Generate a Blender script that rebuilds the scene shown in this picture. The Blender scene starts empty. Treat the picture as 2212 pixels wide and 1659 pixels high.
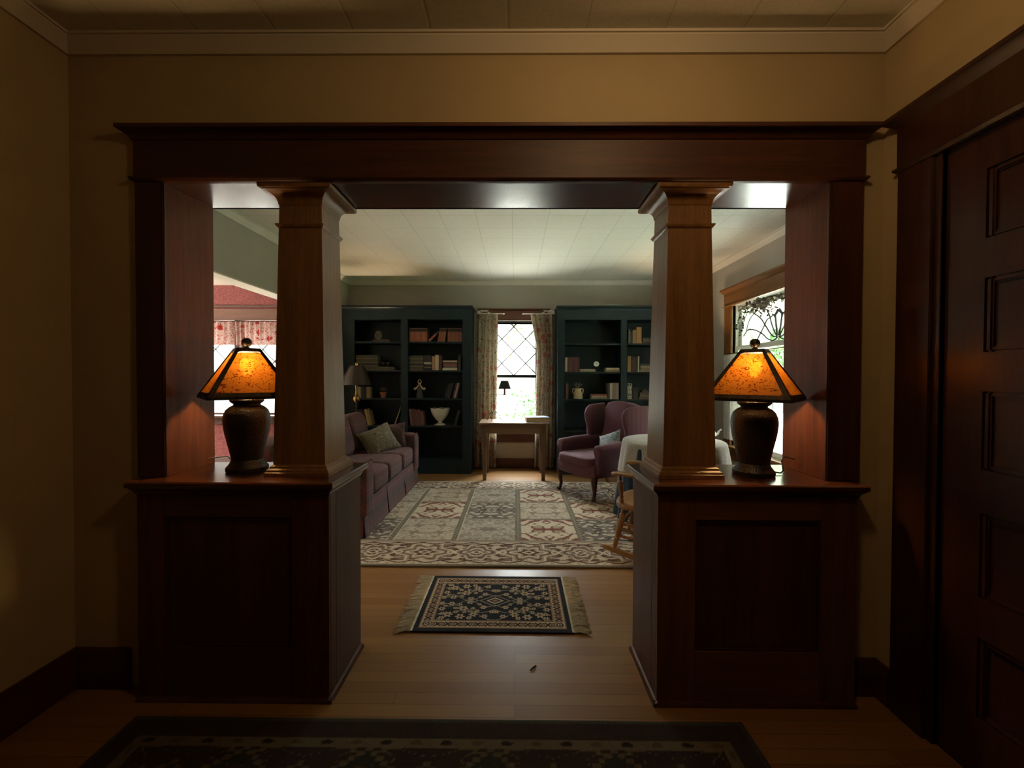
import bpy, bmesh, math, random
import numpy as np
from math import pi, sin, cos, tan, atan, atan2, radians, sqrt, exp
from mathutils import Matrix, Vector

C = bpy.context.scene.collection
sc = bpy.context.scene
RND = random.Random(7)

# ------------------------------------------------------------------ camera
F_PX, IMG_W, IMG_H, CAM_H = 930.0, 2212.0, 1659.0, 1.29
yaw, pitch, roll = atan(8 / F_PX), atan(14.5 / F_PX), radians(.19)
cd = bpy.data.cameras.new('camera')
cd.sensor_fit = 'HORIZONTAL'
cd.sensor_width = 36.0
cd.lens = 36.0 * F_PX / IMG_W
cd.clip_start, cd.clip_end = .02, 300
cam = bpy.data.objects.new('camera', cd)
C.objects.link(cam)
CAM_M = Matrix.Rotation(yaw, 4, 'Z') @ Matrix.Rotation(pi / 2 - pitch, 4, 'X') @ Matrix.Rotation(roll, 4, 'Z')
cam.matrix_world = Matrix.Translation((0, 0, CAM_H)) @ CAM_M
sc.camera = cam

# ------------------------------------------------------------------ world, sun, portals, exposure
WORLD_STRENGTH = 57.0
SUN_STRENGTH = 12.0
w = bpy.data.worlds.new('daylight')
sc.world = w
w.use_nodes = True
wn, wl = w.node_tree.nodes, w.node_tree.links
wn.clear()
wo = wn.new('ShaderNodeOutputWorld')
wb = wn.new('ShaderNodeBackground')
wt = wn.new('ShaderNodeTexCoord')
ws = wn.new('ShaderNodeSeparateXYZ')
wr = wn.new('ShaderNodeValToRGB')
wm = wn.new('ShaderNodeMapRange')
wl.new(wt.outputs['Generated'], ws.inputs[0])
wl.new(ws.outputs['Z'], wm.inputs['Value'])
wm.inputs['From Min'].default_value = -1.0
wm.inputs['From Max'].default_value = 1.0
wl.new(wm.outputs[0], wr.inputs[0])
els = wr.color_ramp.elements
els[0].position, els[0].color = 0.0, (.30, .295, .265, 1)
els[1].position, els[1].color = 1.0, (1.1, 1.18, 1.25, 1)
e = els.new(.20); e.color = (.48, .475, .42, 1)
e = els.new(.37); e.color = (.66, .66, .59, 1)
e = els.new(.425); e.color = (.032, .034, .030, 1)
e = els.new(.64); e.color = (.030, .0335, .0335, 1)
e = els.new(.72); e.color = (1.0, 1.06, 1.08, 1)
wl.new(wr.outputs[0], wb.inputs['Color'])
wb.inputs['Strength'].default_value = WORLD_STRENGTH
wl.new(wb.outputs[0], wo.inputs[0])

sd = bpy.data.lights.new('sun', 'SUN')
sd.energy, sd.angle, sd.color = SUN_STRENGTH, radians(1.0), (1.0, .95, .85)
sun = bpy.data.objects.new('sun', sd)
C.objects.link(sun)
sun.rotation_euler = Vector((.45, .62, -1.0)).to_track_quat('-Z', 'Y').to_euler()   # high, from behind the house

def light(name, kind, loc, energy, color, **k):
    d = bpy.data.lights.new(name, kind)
    d.energy, d.color = energy, color
    for a, b in k.items():
        setattr(d, a, b)
    o = bpy.data.objects.new(name, d)
    C.objects.link(o)
    o.location = loc
    return o

def portal(loc, sx, sy, direction):
    o = light('daylight_portal', 'AREA', loc, 1.0, (1, 1, 1), shape='RECTANGLE', size=sx, size_y=sy)
    o.data.cycles.is_portal = True
    o.rotation_euler = Vector(direction).to_track_quat('-Z', 'Y').to_euler()
portal((-.03, 6.26, 1.28), .72, 1.62, (0, -1, 0))
portal((-4.0, 6.26, 1.4), 1.3, 1.4, (0, -1, 0))
portal((2.60, 4.155, 1.32), 1.3, 1.6, (-1, 0, 0))
portal((-6.72, 4.0, 1.42), 3.4, 1.8, (1, 0, 0))
# the hall's own ceiling lamp, above and behind the viewer
light('hall_ceiling_lamp', 'POINT', (.42, .82, 2.57), 10.5, (1.0, .63, .30), shadow_soft_size=.10)

sc.view_settings.view_transform = 'Standard'
sc.view_settings.look = 'None'
sc.view_settings.gamma = 1.0
sc.view_settings.use_curve_mapping = False
sc.view_settings.exposure = 0.0
sc.cycles.max_bounces = 10
sc.cycles.diffuse_bounces = 5
sc.cycles.glossy_bounces = 4
sc.cycles.transmission_bounces = 6
sc.cycles.transparent_max_bounces = 12
sc.cycles.sample_clamp_indirect = 20.0
sc.cycles.caustics_reflective = False
sc.cycles.caustics_refractive = False

# ------------------------------------------------------------------ pixel -> world helpers (reference frame 2212 x 1659)
def ray(px, py):
    return (CAM_M.to_3x3() @ Vector(((px - IMG_W / 2) / F_PX, -(py - IMG_H / 2) / F_PX, -1)))
def at(px, py, Y):
    d = ray(px, py); t = Y / d.y
    return Vector((0, 0, CAM_H)) + d * t
def at_x(px, py, X):
    d = ray(px, py); t = X / d.x
    return Vector((0, 0, CAM_H)) + d * t
def at_z(px, py, Z):
    d = ray(px, py); t = (Z - CAM_H) / d.z
    return Vector((0, 0, CAM_H)) + d * t

# ------------------------------------------------------------------ mesh builder
class MB:
    def __init__(self):
        self.v, self.f, self.s = [], [], []
    def add(self, vs, fs, smooth=False):
        b = len(self.v)
        self.v += [tuple(p) for p in vs]
        for q in fs:
            self.f.append([i + b for i in q]); self.s.append(smooth)
        return self
    def box(self, x0, x1, y0, y1, z0, z1, bev=0.0, M=None):
        x0, x1 = min(x0, x1), max(x0, x1); y0, y1 = min(y0, y1), max(y0, y1); z0, z1 = min(z0, z1), max(z0, z1)
        if bev <= 0:
            vs = [(x, y, z) for z in (z0, z1) for y in (y0, y1) for x in (x0, x1)]
            fs = [(0, 2, 3, 1), (4, 5, 7, 6), (0, 1, 5, 4), (2, 6, 7, 3), (0, 4, 6, 2), (1, 3, 7, 5)]
        else:
            bm = bmesh.new()
            bmesh.ops.create_cube(bm, size=1)
            bmesh.ops.transform(bm, matrix=Matrix.Diagonal((x1 - x0, y1 - y0, z1 - z0, 1)), verts=bm.verts)
            bmesh.ops.bevel(bm, geom=bm.edges[:], offset=min(bev, .45 * min(x1 - x0, y1 - y0, z1 - z0)), segments=2, affect='EDGES')
            bmesh.ops.translate(bm, vec=((x0 + x1) / 2, (y0 + y1) / 2, (z0 + z1) / 2), verts=bm.verts)
            bm.verts.index_update()
            vs = [v.co[:] for v in bm.verts]; fs = [[v.index for v in f.verts] for f in bm.faces]
            bm.free()
        if M is not None:
            vs = [M @ Vector(p) for p in vs]
        return self.add(vs, fs)
    def loft(self, rings, cap=True, smooth=False, closed=True):
        n = len(rings[0]); vs = [p for r in rings for p in r]; fs = []
        m = n if closed else n - 1
        for i in range(len(rings) - 1):
            for j in range(m):
                k = (j + 1) % n
                fs.append((i * n + j, i * n + k, (i + 1) * n + k, (i + 1) * n + j))
        if cap:
            fs.append(tuple(range(n))[::-1]); fs.append(tuple((len(rings) - 1) * n + j for j in range(n)))
        return self.add(vs, fs, smooth)
    def mold(self, x0, x1, y0, y1, prof, sides=(1, 1, 1, 1)):
        """stacked rectangles growing by prof[i][0] on the chosen sides (x0, x1, y0, y1)"""
        rings = []
        for p, z in prof:
            a, b, c, d = x0 - p * sides[0], x1 + p * sides[1], y0 - p * sides[2], y1 + p * sides[3]
            rings.append([(a, c, z), (b, c, z), (b, d, z), (a, d, z)])
        return self.loft(rings)
    def frame(self, x0, x1, y0, y1, prof):
        """closed profile [(inset, z)...] run around the inside of a rectangle"""
        cor = []
        for p, z in prof:
            cor.append([(x0 + p, y0 + p, z), (x1 - p, y0 + p, z), (x1 - p, y1 - p, z), (x0 + p, y1 - p, z)])
        n = len(prof); vs = [q for c in cor for q in c]; fs = []
        for i in range(n):
            k = (i + 1) % n
            for j in range(4):
                l = (j + 1) % 4
                fs.append((i * 4 + j, i * 4 + l, k * 4 + l, k * 4 + j))
        return self.add(vs, fs)
    def lathe(self, prof, seg=32, c=(0, 0, 0), smooth=True, M=None):
        rings = [[(c[0] + max(r, 1e-4) * cos(2 * pi * j / seg), c[1] + max(r, 1e-4) * sin(2 * pi * j / seg), c[2] + z) for j in range(seg)] for r, z in prof]
        if M is not None:
            rings = [[M @ Vector(p) for p in r] for r in rings]
        return self.loft(rings, True, smooth)
    def tube(self, pts, r, seg=10, smooth=True, cap=True):
        pts = [Vector(p) for p in pts]; n = len(pts)
        rs = r if isinstance(r, (list, tuple)) else [r] * n
        rings = []; ref = None
        for i in range(n):
            t = (pts[min(i + 1, n - 1)] - pts[max(i - 1, 0)]).normalized()
            if ref is None:
                ref = Vector((0, 0, 1)) if abs(t.z) < .9 else Vector((1, 0, 0))
            a = (ref - t * ref.dot(t)).normalized(); b = t.cross(a); ref = a
            rings.append([pts[i] + (a * cos(2 * pi * j / seg) + b * sin(2 * pi * j / seg)) * rs[i] for j in range(seg)])
        return self.loft(rings, cap, smooth)
    def prism(self, pts, axis, a, b, M=None):
        """2D outline extruded along an axis: 'x' -> (y,z), 'y' -> (x,z), 'z' -> (x,y)"""
        def mk(p, t):
            return {'x': (t, p[0], p[1]), 'y': (p[0], t, p[1]), 'z': (p[0], p[1], t)}[axis]
        r = [[mk(p, a) for p in pts], [mk(p, b) for p in pts]]
        if M is not None:
            r = [[M @ Vector(q) for q in k] for k in r]
        return self.loft(r)
    def sell(self, c, s, e1=.35, e2=.35, nu=32, nv=16, M=None):
        """superellipsoid: a rounded, slightly puffed block"""
        def pw(x, e): return math.copysign(abs(x) ** e, x)
        rings = []
        for i in range(nv + 1):
            a = -pi / 2 + pi * i / nv
            a = max(-pi / 2 + 1e-3, min(pi / 2 - 1e-3, a))
            rings.append([(c[0] + s[0] * pw(cos(a), e1) * pw(cos(2 * pi * j / nu), e2), c[1] + s[1] * pw(cos(a), e1) * pw(sin(2 * pi * j / nu), e2), c[2] + s[2] * pw(sin(a), e1)) for j in range(nu)])
        if M is not None:
            rings = [[M @ Vector(p) for p in r] for r in rings]
        return self.loft(rings, True, True)
    def pillow(self, w, h, t, M, n=14):
        """knife-edge scatter cushion in local x/y, thickness along z"""
        for sgn in (1, -1):
            vs, fs = [], []
            for i in range(n + 1):
                for j in range(n + 1):
                    u, v = -1 + 2 * i / n, -1 + 2 * j / n
                    x = w * u * (1 - .09 * (1 - v * v) * u * u); y = h * v * (1 - .09 * (1 - u * u) * v * v)
                    z = sgn * t * sqrt(max(0, (1 - u ** 4) * (1 - v ** 4))) * (1 - .25 * (u * u + v * v)) + sgn * .0015
                    z += .012 * sin(3.1 * u + 1) * cos(2.7 * v) * t / .09 * .5
                    vs.append(M @ Vector((x, y, z)))
            for i in range(n):
                for j in range(n):
                    q = (i * (n + 1) + j, (i + 1) * (n + 1) + j, (i + 1) * (n + 1) + j + 1, i * (n + 1) + j + 1)
                    fs.append(q if sgn > 0 else q[::-1])
            self.add(vs, fs, True)
        return self
    def floor(self, z0):
        self.v = [(p[0], p[1], max(p[2], z0)) for p in self.v]
        return self
    def build(self, name, mat, parent=None, sharp=35):
        me = bpy.data.meshes.new(name)
        me.from_pydata(self.v, [], self.f)
        bm = bmesh.new(); bm.from_mesh(me)
        bmesh.ops.recalc_face_normals(bm, faces=bm.faces)
        bm.to_mesh(me); bm.free()
        me.polygons.foreach_set('use_smooth', self.s)
        me.set_sharp_from_angle(angle=radians(sharp))
        me.materials.append(mat)
        me.update()
        o = bpy.data.objects.new(name, me)
        C.objects.link(o)
        if parent is not None:
            o.parent = parent
        return o

def tag(o, label, cat, group=None, kind=None):
    o['label'], o['category'] = label, cat
    if group: o['group'] = group
    if kind: o['kind'] = kind
    return o
def thing(name, label, cat, loc=(0, 0, 0), rz=0.0, group=None, kind=None):
    o = bpy.data.objects.new(name, None)
    o.empty_display_size = .1
    C.objects.link(o)
    o.location = loc; o.rotation_euler = (0, 0, rz)
    return tag(o, label, cat, group, kind)
def struct(o, label, cat):
    return tag(o, label, cat, None, 'structure')
def copy_tree(o, parent=None):
    c = o.copy(); C.objects.link(c)
    if parent is not None: c.parent = parent
    for ch in list(o.children): copy_tree(ch, c)
    return c

# ------------------------------------------------------------------ materials
class NT:
    def __init__(self, name):
        self.m = bpy.data.materials.new(name); self.m.use_nodes = True
        self.t = self.m.node_tree; self.n = self.t.nodes
        self.p = self.n['Principled BSDF']; self.out = self.n['Material Output']
        self._tc = None
    def new(self, t, **k):
        x = self.n.new(t)
        for a, b in k.items(): setattr(x, a, b)
        return x
    def lk(self, a, b): self.t.links.new(a, b)
    def put(self, sock, v):
        if hasattr(v, 'default_value') or hasattr(v, 'is_linked'): self.lk(v, sock)
        else: sock.default_value = v
    def co(self, which='Object'):
        if self._tc is None: self._tc = self.new('ShaderNodeTexCoord')
        return self._tc.outputs[which]
    def mp(self, scale=(1, 1, 1), loc=(0, 0, 0), rot=(0, 0, 0), src=None):
        x = self.new('ShaderNodeMapping'); self.lk(src or self.co(), x.inputs[0])
        x.inputs['Scale'].default_value = scale; x.inputs['Location'].default_value = loc; x.inputs['Rotation'].default_value = rot
        return x.outputs[0]
    def noise(self, vec, scale=5, detail=3, rough=.5, dist=0):
        x = self.new('ShaderNodeTexNoise'); self.lk(vec, x.inputs['Vector'])
        x.inputs['Scale'].default_value = scale; x.inputs['Detail'].default_value = detail
        x.inputs['Roughness'].default_value = rough; x.inputs['Distortion'].default_value = dist
        return x.outputs['Fac']
    def voro(self, vec, scale=5, feature='F1', out='Distance'):
        x = self.new('ShaderNodeTexVoronoi', feature=feature); self.lk(vec, x.inputs['Vector']); x.inputs['Scale'].default_value = scale
        return x.outputs[out]
    def math(self, op, a, b=0.0, c=0.0, clamp=False):
        x = self.new('ShaderNodeMath', operation=op, use_clamp=clamp)
        for i, q in enumerate((a, b, c)): self.put(x.inputs[i], q)
        return x.outputs[0]
    def ramp(self, fac, stops, interp='LINEAR'):
        x = self.new('ShaderNodeValToRGB'); self.lk(fac, x.inputs[0]); r = x.color_ramp; r.interpolation = interp
        while len(r.elements) < len(stops): r.elements.new(.5)
        for el, (p, c) in zip(r.elements, stops):
            el.position = p; el.color = (*c, 1) if len(c) == 3 else c
        return x.outputs[0]
    def mix(self, fac, a, b, mode='MIX'):
        x = self.new('ShaderNodeMix', data_type='RGBA', blend_type=mode)
        self.put(x.inputs[0], fac)
        for s, q in ((x.inputs[6], a), (x.inputs[7], b)):
            if isinstance(q, tuple): s.default_value = (*q, 1) if len(q) == 3 else q
            else: self.lk(q, s)
        return x.outputs[2]
    def xyz(self, src=None):
        x = self.new('ShaderNodeSeparateXYZ'); self.lk(src or self.co(), x.inputs[0]); return x.outputs
    def bump(self, h, strength=.2, dist=.01):
        x = self.new('ShaderNodeBump'); x.inputs['Strength'].default_value = strength; x.inputs['Distance'].default_value = dist
        self.lk(h, x.inputs['Height']); self.lk(x.outputs[0], self.p.inputs['Normal'])
    def base(self, c):
        if isinstance(c, tuple): self.p.inputs['Base Color'].default_value = (*c, 1)
        else: self.lk(c, self.p.inputs['Base Color'])
    def set(self, rough=.5, spec=.5, metal=0.0, coat=0.0, coat_rough=.1, sheen=0.0):
        self.p.inputs['Roughness'].default_value = rough; self.p.inputs['Specular IOR Level'].default_value = spec
        self.p.inputs['Metallic'].default_value = metal; self.p.inputs['Coat Weight'].default_value = coat
        self.p.inputs['Coat Roughness'].default_value = coat_rough; self.p.inputs['Sheen Weight'].default_value = sheen
        return self

def plain(name, c, rough=.5, spec=.5, metal=0.0, var=.12, scale=30, bump=0.0, coat=0.0, sheen=0.0):
    n = NT(name); f = n.noise(n.co(), scale, 3)
    lo = tuple(x * (1 - var) for x in c); hi = tuple(min(1, x * (1 + var)) for x in c)
    n.base(n.ramp(f, [(.3, lo), (.7, hi)]))
    n.set(rough, spec, metal, coat, sheen=sheen)
    if bump: n.bump(n.noise(n.co(), scale * 3, 4), bump, .004)
    return n.m

def wood(name, c1, c2, axis='z', rough=.35, coat=.0, scale=1.0, bump=.06, coat_rough=.15, spec=.5):
    n = NT(name)
    st = {'x': (2.2, 34, 34), 'y': (34, 2.2, 34), 'z': (34, 34, 2.2)}[axis]
    v = n.mp(tuple(s * scale for s in st))
    g = n.noise(v, 1.0, 6, .62, .6)
    big = n.noise(n.mp(tuple(s * .12 * scale for s in st), (3.1, 1.7, .4)), 1.0, 3, .5, 1.2)
    pores = n.noise(n.mp(tuple(s * 6 * scale for s in st)), 1.0, 2, .5)
    mixed = n.math('ADD', n.math('MULTIPLY', g, .62), n.math('MULTIPLY', big, .38))
    col = n.ramp(mixed, [(.32, c1), (.68, c2)])
    dark = n.math('MULTIPLY', n.math('GREATER_THAN', pores, .62), .28)
    n.base(n.mix(dark, col, tuple(x * .45 for x in c1)))
    n.set(rough, spec, coat=coat, coat_rough=coat_rough)
    n.bump(g, bump, .004)
    return n.m

M = {}
MAH1, MAH2 = (.036, .0100, .0038), (.100, .029, .0095)
M['mahogany_v'] = wood('mahogany_vertical', MAH1, MAH2, 'z', .48, .0)
M['jamb_v'] = wood('mahogany_jamb', (.062, .017, .006), (.15, .045, .0145), 'z', .5, .0, spec=.2)
M['mid_v'] = wood('brown_mahogany', (.080, .028, .010), (.19, .072, .025), 'z', .48, .0)
M['mid_h'] = wood('brown_mahogany_rail', (.080, .028, .010), (.19, .072, .025), 'x', .48, .0)
M['gloss_x'] = wood('varnished_mahogany', MAH1, MAH2, 'x', .26, .35)
M['mahogany_h'] = wood('mahogany_lengthwise', MAH1, MAH2, 'x', .52, .0)
M['mahogany_d'] = wood('mahogany_across', MAH1, MAH2, 'y', .28, .3)
OAK1, OAK2 = (.15, .070, .022), (.31, .155, .052)
M['oak_v'] = wood('oak_column', OAK1, OAK2, 'z', .42, .06)
M['casing_v'] = wood('golden_oak_vertical', (.13, .050, .014), (.27, .115, .036), 'z', .4, .1)
M['casing_y'] = wood('golden_oak_lengthwise', (.13, .050, .014), (.27, .115, .036), 'y', .4, .1)
M['casing_x'] = wood('red_oak_lengthwise', (.09, .030, .016), (.17, .062, .034), 'x', .4, .1)
M['desk_x'] = wood('desk_oak', (.13, .072, .034), (.23, .135, .065), 'x', .42, .05)
M['desk_z'] = wood('desk_leg_oak', (.10, .055, .027), (.17, .096, .048), 'z', .45, .05)
M['maple'] = wood('maple_rocker', (.24, .105, .034), (.38, .185, .064), 'x', .3, .3)
M['maple_z'] = wood('maple_turned', (.23, .10, .033), (.36, .175, .06), 'z', .3, .3)
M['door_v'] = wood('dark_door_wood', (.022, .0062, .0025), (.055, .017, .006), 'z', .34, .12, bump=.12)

def paint(name, c, bump=.10):
    n = NT(name)
    n.base(n.ramp(n.noise(n.co(), 3, 3), [(.3, tuple(x * .96 for x in c)), (.7, tuple(x * 1.04 for x in c))]))
    n.set(.65, .3); n.bump(n.noise(n.co(), 160, 3), bump, .003)
    return n.m
M['wall_hall'] = paint('hall_beige_paint', (.46, .36, .20))
M['wall_parlor'] = paint('parlor_grey_paint', (.39, .36, .305))
M['trim_white'] = paint('cream_trim_paint', (.66, .60, .48), .03)
M['trim_parlor'] = paint('parlor_crown_paint', (.66, .62, .54), .03)
M['white_paint'] = paint('white_window_paint', (.75, .75, .72), .02)
M['dining_ceiling'] = paint('dining_ceiling_paint', (.62, .56, .5), .02)

def tiles():
    n = NT('ceiling_tile_board')
    o = n.xyz(n.mp((1 / .305, 1 / .305, 1), (.11, .07, 0)))
    fx = n.math('ABSOLUTE', n.math('SUBTRACT', n.math('FRACT', o[0]), .5)); fy = n.math('ABSOLUTE', n.math('SUBTRACT', n.math('FRACT', o[1]), .5))
    e = n.math('MAXIMUM', fx, fy)
    seam = n.math('GREATER_THAN', e, .493)
    sp = n.noise(n.co(), 90, 4, .7)
    c = n.ramp(sp, [(.35, (.66, .66, .59)), (.65, (.74, .74, .67))])
    n.base(n.mix(n.math('MULTIPLY', seam, .45), c, (.30, .28, .24)))
    n.set(.75, .25)
    soft = n.math('SMOOTH_MAX', n.math('SUBTRACT', e, .47), 0.0, .01)
    n.bump(n.math('SUBTRACT', n.math('MULTIPLY', sp, .05), n.math('MULTIPLY', soft, 9.0)), .5, .006)
    return n.m
M['tiles'] = tiles()

def boards():
    n = NT('maple_strip_floor')
    x = n.new('ShaderNodeTexBrick'); n.lk(n.co(), x.inputs['Vector'])
    x.inputs['Scale'].default_value = 1.0; x.inputs['Brick Width'].default_value = 1.3; x.inputs['Row Height'].default_value = .062
    x.inputs['Mortar Size'].default_value = .0009; x.inputs['Mortar Smooth'].default_value = .1
    x.offset = .37; x.offset_frequency = 3; x.squash = 1
    x.inputs['Color1'].default_value = (.0, .0, .0, 1); x.inputs['Color2'].default_value = (1, 1, 1, 1); x.inputs['Mortar'].default_value = (.5, .5, .5, 1)
    pl = n.ramp(x.outputs['Color'], [(0, (.20, .100, .030)), (1, (.29, .160, .052))])
    g = n.noise(n.mp((2.0, 45, 45)), 1.0, 5, .6, .4)
    blot = n.noise(n.mp((1.2, 6, 1)), 1.0, 3, .5, .6)
    c = n.mix(n.math('MULTIPLY', g, .55), pl, (.22, .085, .025), 'MIX')
    c = n.mix(n.math('MULTIPLY', n.math('SUBTRACT', blot, .45, clamp=True), .9), c, (.25, .11, .04))
    n.base(n.mix(n.math('MULTIPLY', x.outputs['Fac'], .8), c, (.05, .022, .01)))
    n.set(.40, .26, coat=.06, coat_rough=.2)
    n.bump(n.math('SUBTRACT', n.math('MULTIPLY', g, .3), x.outputs['Fac']), .15, .002)
    return n.m
M['boards'] = boards()

def damask():
    n = NT('red_damask_paper')
    a = n.noise(n.co(), 34, 2, .4, 2.2)
    n.base(n.ramp(a, [(.42, (.15, .028, .028)), (.56, (.23, .058, .050))])); n.set(.6, .3)
    return n.m
M['damask'] = damask()
M['teal'] = plain('dark_teal_enamel', (.0100, .0235, .0290), .45, .4, var=.15, scale=6, bump=.05)
M['black_iron'] = plain('black_wrought_iron', (.012, .011, .010), .5, .5, .6)
M['bronze'] = plain('dark_hammered_bronze', (.050, .036, .027), .42, .5, .65, .3, 60, .5)
def hammered():
    n = NT('hammered_dark_ceramic')
    v = n.voro(n.co(), 150)
    n.base(n.ramp(n.noise(n.co(), 14, 3), [(.3, (.020, .015, .012)), (.7, (.042, .032, .025))]))
    n.set(.36, .5, .25); n.bump(v, .55, .003)
    return n.m
M['hammered'] = hammered()
M['brass'] = plain('aged_brass', (.42, .27, .10), .32, .5, .9)
M['white_metal'] = plain('pale_painted_metal', (.62, .58, .50), .4)
M['milk'] = plain('milk_glass', (.72, .68, .58), .18, .5, var=.03)
M['china'] = plain('white_china', (.78, .77, .74), .15, .5, var=.02)
M['terracotta'] = plain('terracotta_clay', (.36, .12, .06), .7)
M['dry'] = plain('dried_brown_leaf', (.115, .070, .048), .7, var=.4, scale=50)
M['dry_pale'] = plain('dried_pale_petal', (.26, .21, .16), .7, var=.4, scale=50)
M['euc'] = plain('eucalyptus_leaf', (.055, .060, .050), .6, var=.3)
M['jug'] = plain('cream_stoneware', (.46, .36, .22), .4)
M['dark_grey'] = plain('charcoal_felt', (.050, .052, .054), .8)
M['rubber'] = plain('dark_cord', (.02, .016, .014), .5)
M['pale_cord'] = plain('pale_cord', (.42, .33, .26), .5)
M['candle'] = plain('amber_candle_sleeve', (.50, .17, .045), .4)
M['lead'] = plain('grey_lead_came', (.16, .17, .17), .45, .5, .5)
M['shade_black'] = plain('black_card_shade', (.016, .018, .02), .6)

def glass():
    n = NT('window_glass')
    n.n.remove(n.p)
    t = n.new('ShaderNodeBsdfTransparent'); g = n.new('ShaderNodeBsdfGlossy'); g.inputs['Roughness'].default_value = .02
    t.inputs[0].default_value = (.97, .99, .98, 1)
    f = n.new('ShaderNodeFresnel'); f.inputs[0].default_value = 1.35
    mx = n.new('ShaderNodeMixShader'); geo = n.new('ShaderNodeNewGeometry')
    n.lk(n.math('MULTIPLY', f.outputs[0], n.math('SUBTRACT', 1.0, geo.outputs['Backfacing'])), mx.inputs[0]); n.lk(t.outputs[0], mx.inputs[1]); n.lk(g.outputs[0], mx.inputs[2])
    n.lk(mx.outputs[0], n.out.inputs[0])
    return n.m
M['glass'] = glass()

def cloth(name, col_fn, trans=.0, rough=.85, bump=.15, bscale=300, sheen=.2):
    n = NT(name); c = col_fn(n)
    n.base(c); n.set(rough, .2, sheen=sheen); n.bump(n.noise(n.co(), bscale, 2), bump, .003)
    if trans > 0:
        t = n.new('ShaderNodeBsdfTranslucent')
        if isinstance(c, tuple): t.inputs[0].default_value = (*c, 1)
        else: n.lk(c, t.inputs[0])
        mx = n.new('ShaderNodeMixShader'); mx.inputs[0].default_value = trans
        n.lk(n.p.outputs[0], mx.inputs[1]); n.lk(t.outputs[0], mx.inputs[2]); n.lk(mx.outputs[0], n.out.inputs[0])
    return n.m
def chintz(c0, greens, reds, dark):
    def fn(n):
        d = n.mp((1, 1, 1))
        wob = n.noise(d, 9, 2, .5, 1.5)
        leaf = n.noise(d, 26, 3, .55, 2.5)
        c = n.ramp(leaf, [(.36, dark), (.42, greens), (.47, c0), (.62, c0)])
        v = n.voro(d, 7.5)
        flower = n.math('LESS_THAN', n.math('ADD', v, n.math('MULTIPLY', leaf, .35)), .46)
        petals = n.ramp(n.noise(d, 60, 2), [(.4, tuple(x * .6 for x in reds)), (.6, reds)])
        return n.mix(n.math('MULTIPLY', flower, .85), c, petals)
    return fn
M['chintz'] = cloth('floral_chintz', chintz((.43, .37, .275), (.23, .21, .14), (.40, .13, .10), (.095, .08, .065)), .40)
M['valance'] = cloth('red_floral_cotton', chintz((.50, .40, .37), (.40, .13, .12), (.45, .05, .05), (.30, .06, .055)), .5)
M['cafe'] = cloth('white_cafe_muslin', lambda n: n.ramp(n.noise(n.co(), 40, 2), [(.3, (.62, .60, .57)), (.7, (.74, .72, .69))]), .4)
M['blue_cloth'] = cloth('navy_table_skirt', lambda n: n.ramp(n.noise(n.co(), 40, 2), [(.3, (.010, .022, .045)), (.7, (.018, .035, .065))]))

def plaid():
    def fn(n):
        o = n.xyz(); a = o[1]; b = n.math('ADD', o[0], n.math('MULTIPLY', o[2], 1.0))
        base = (.115, .056, .052)
        def st(c, period, width, off):
            return n.math('LESS_THAN', n.math('FRACT', n.math('DIVIDE', n.math('ADD', c, off + 20), period)), width)
        col = n.mix(n.math('MULTIPLY', st(a, .17, .32, 0), .75), base, (.17, .046, .052))
        col = n.mix(n.math('MULTIPLY', st(b, .17, .32, .03), .6), col, (.058, .050, .043))
        col = n.mix(n.math('MULTIPLY', st(a, .17, .06, .075), .55), col, (.20, .15, .105))
        col = n.mix(n.math('MULTIPLY', st(b, .17, .06, .10), .45), col, (.19, .135, .105))
        col = n.mix(n.math('MULTIPLY', st(a, .085, .07, .02), .5), col, (.05, .06, .055))
        return n.mix(n.math('MULTIPLY', n.noise(n.co(), 9, 2), .25), col, (.07, .05, .05))
    return cloth('dusky_plaid', fn, sheen=.05)
M['plaid'] = plaid()
def tapestry():
    def fn(n):
        v = n.noise(n.mp((1, 1, 1), (2, 5, 1)), 16, 4, .6, 2.0)
        return n.ramp(v, [(.36, (.050, .038, .025)), (.46, (.19, .155, .095)), (.53, (.085, .072, .042)), (.62, (.26, .215, .14))])
    return cloth('olive_tapestry', fn)
M['tapestry'] = tapestry()
def weave(name, c1, c2, period):
    def fn(n):
        o = n.xyz()
        a = n.math('FRACT', n.math('DIVIDE', n.math('ADD', n.math('ADD', o[0], o[1]), n.math('ADD', o[2], 20)), period))
        b = n.math('FRACT', n.math('DIVIDE', n.math('ADD', n.math('SUBTRACT', o[0], o[1]), n.math('SUBTRACT', 20, o[2])), period))
        d = n.math('MULTIPLY', n.math('LESS_THAN', a, .5), n.math('LESS_THAN', b, .5))
        return n.mix(n.math('MULTIPLY', d, .7), c1, c2)
    return cloth(name, fn, sheen=.12)
M['wing'] = weave('burgundy_weave', (.105, .038, .050), (.165, .080, .096), .017)
M['blue_pillow'] = cloth('blue_grey_print', lambda n: n.ramp(n.noise(n.co(), 40, 3, .6, 1.5), [(.42, (.12, .15, .18)), (.58, (.36, .38, .38))]))
def lace():
    def fn(n):
        v = n.voro(n.co(), 95); nz = n.noise(n.co(), 14, 3, .6, 2)
        return n.ramp(n.math('ADD', n.math('MULTIPLY', v, .8), n.math('MULTIPLY', nz, .5)), [(.38, (.20, .18, .15)), (.55, (.52, .47, .40))])
    return cloth('ecru_lace', fn, .25)
M['lace'] = lace()

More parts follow.
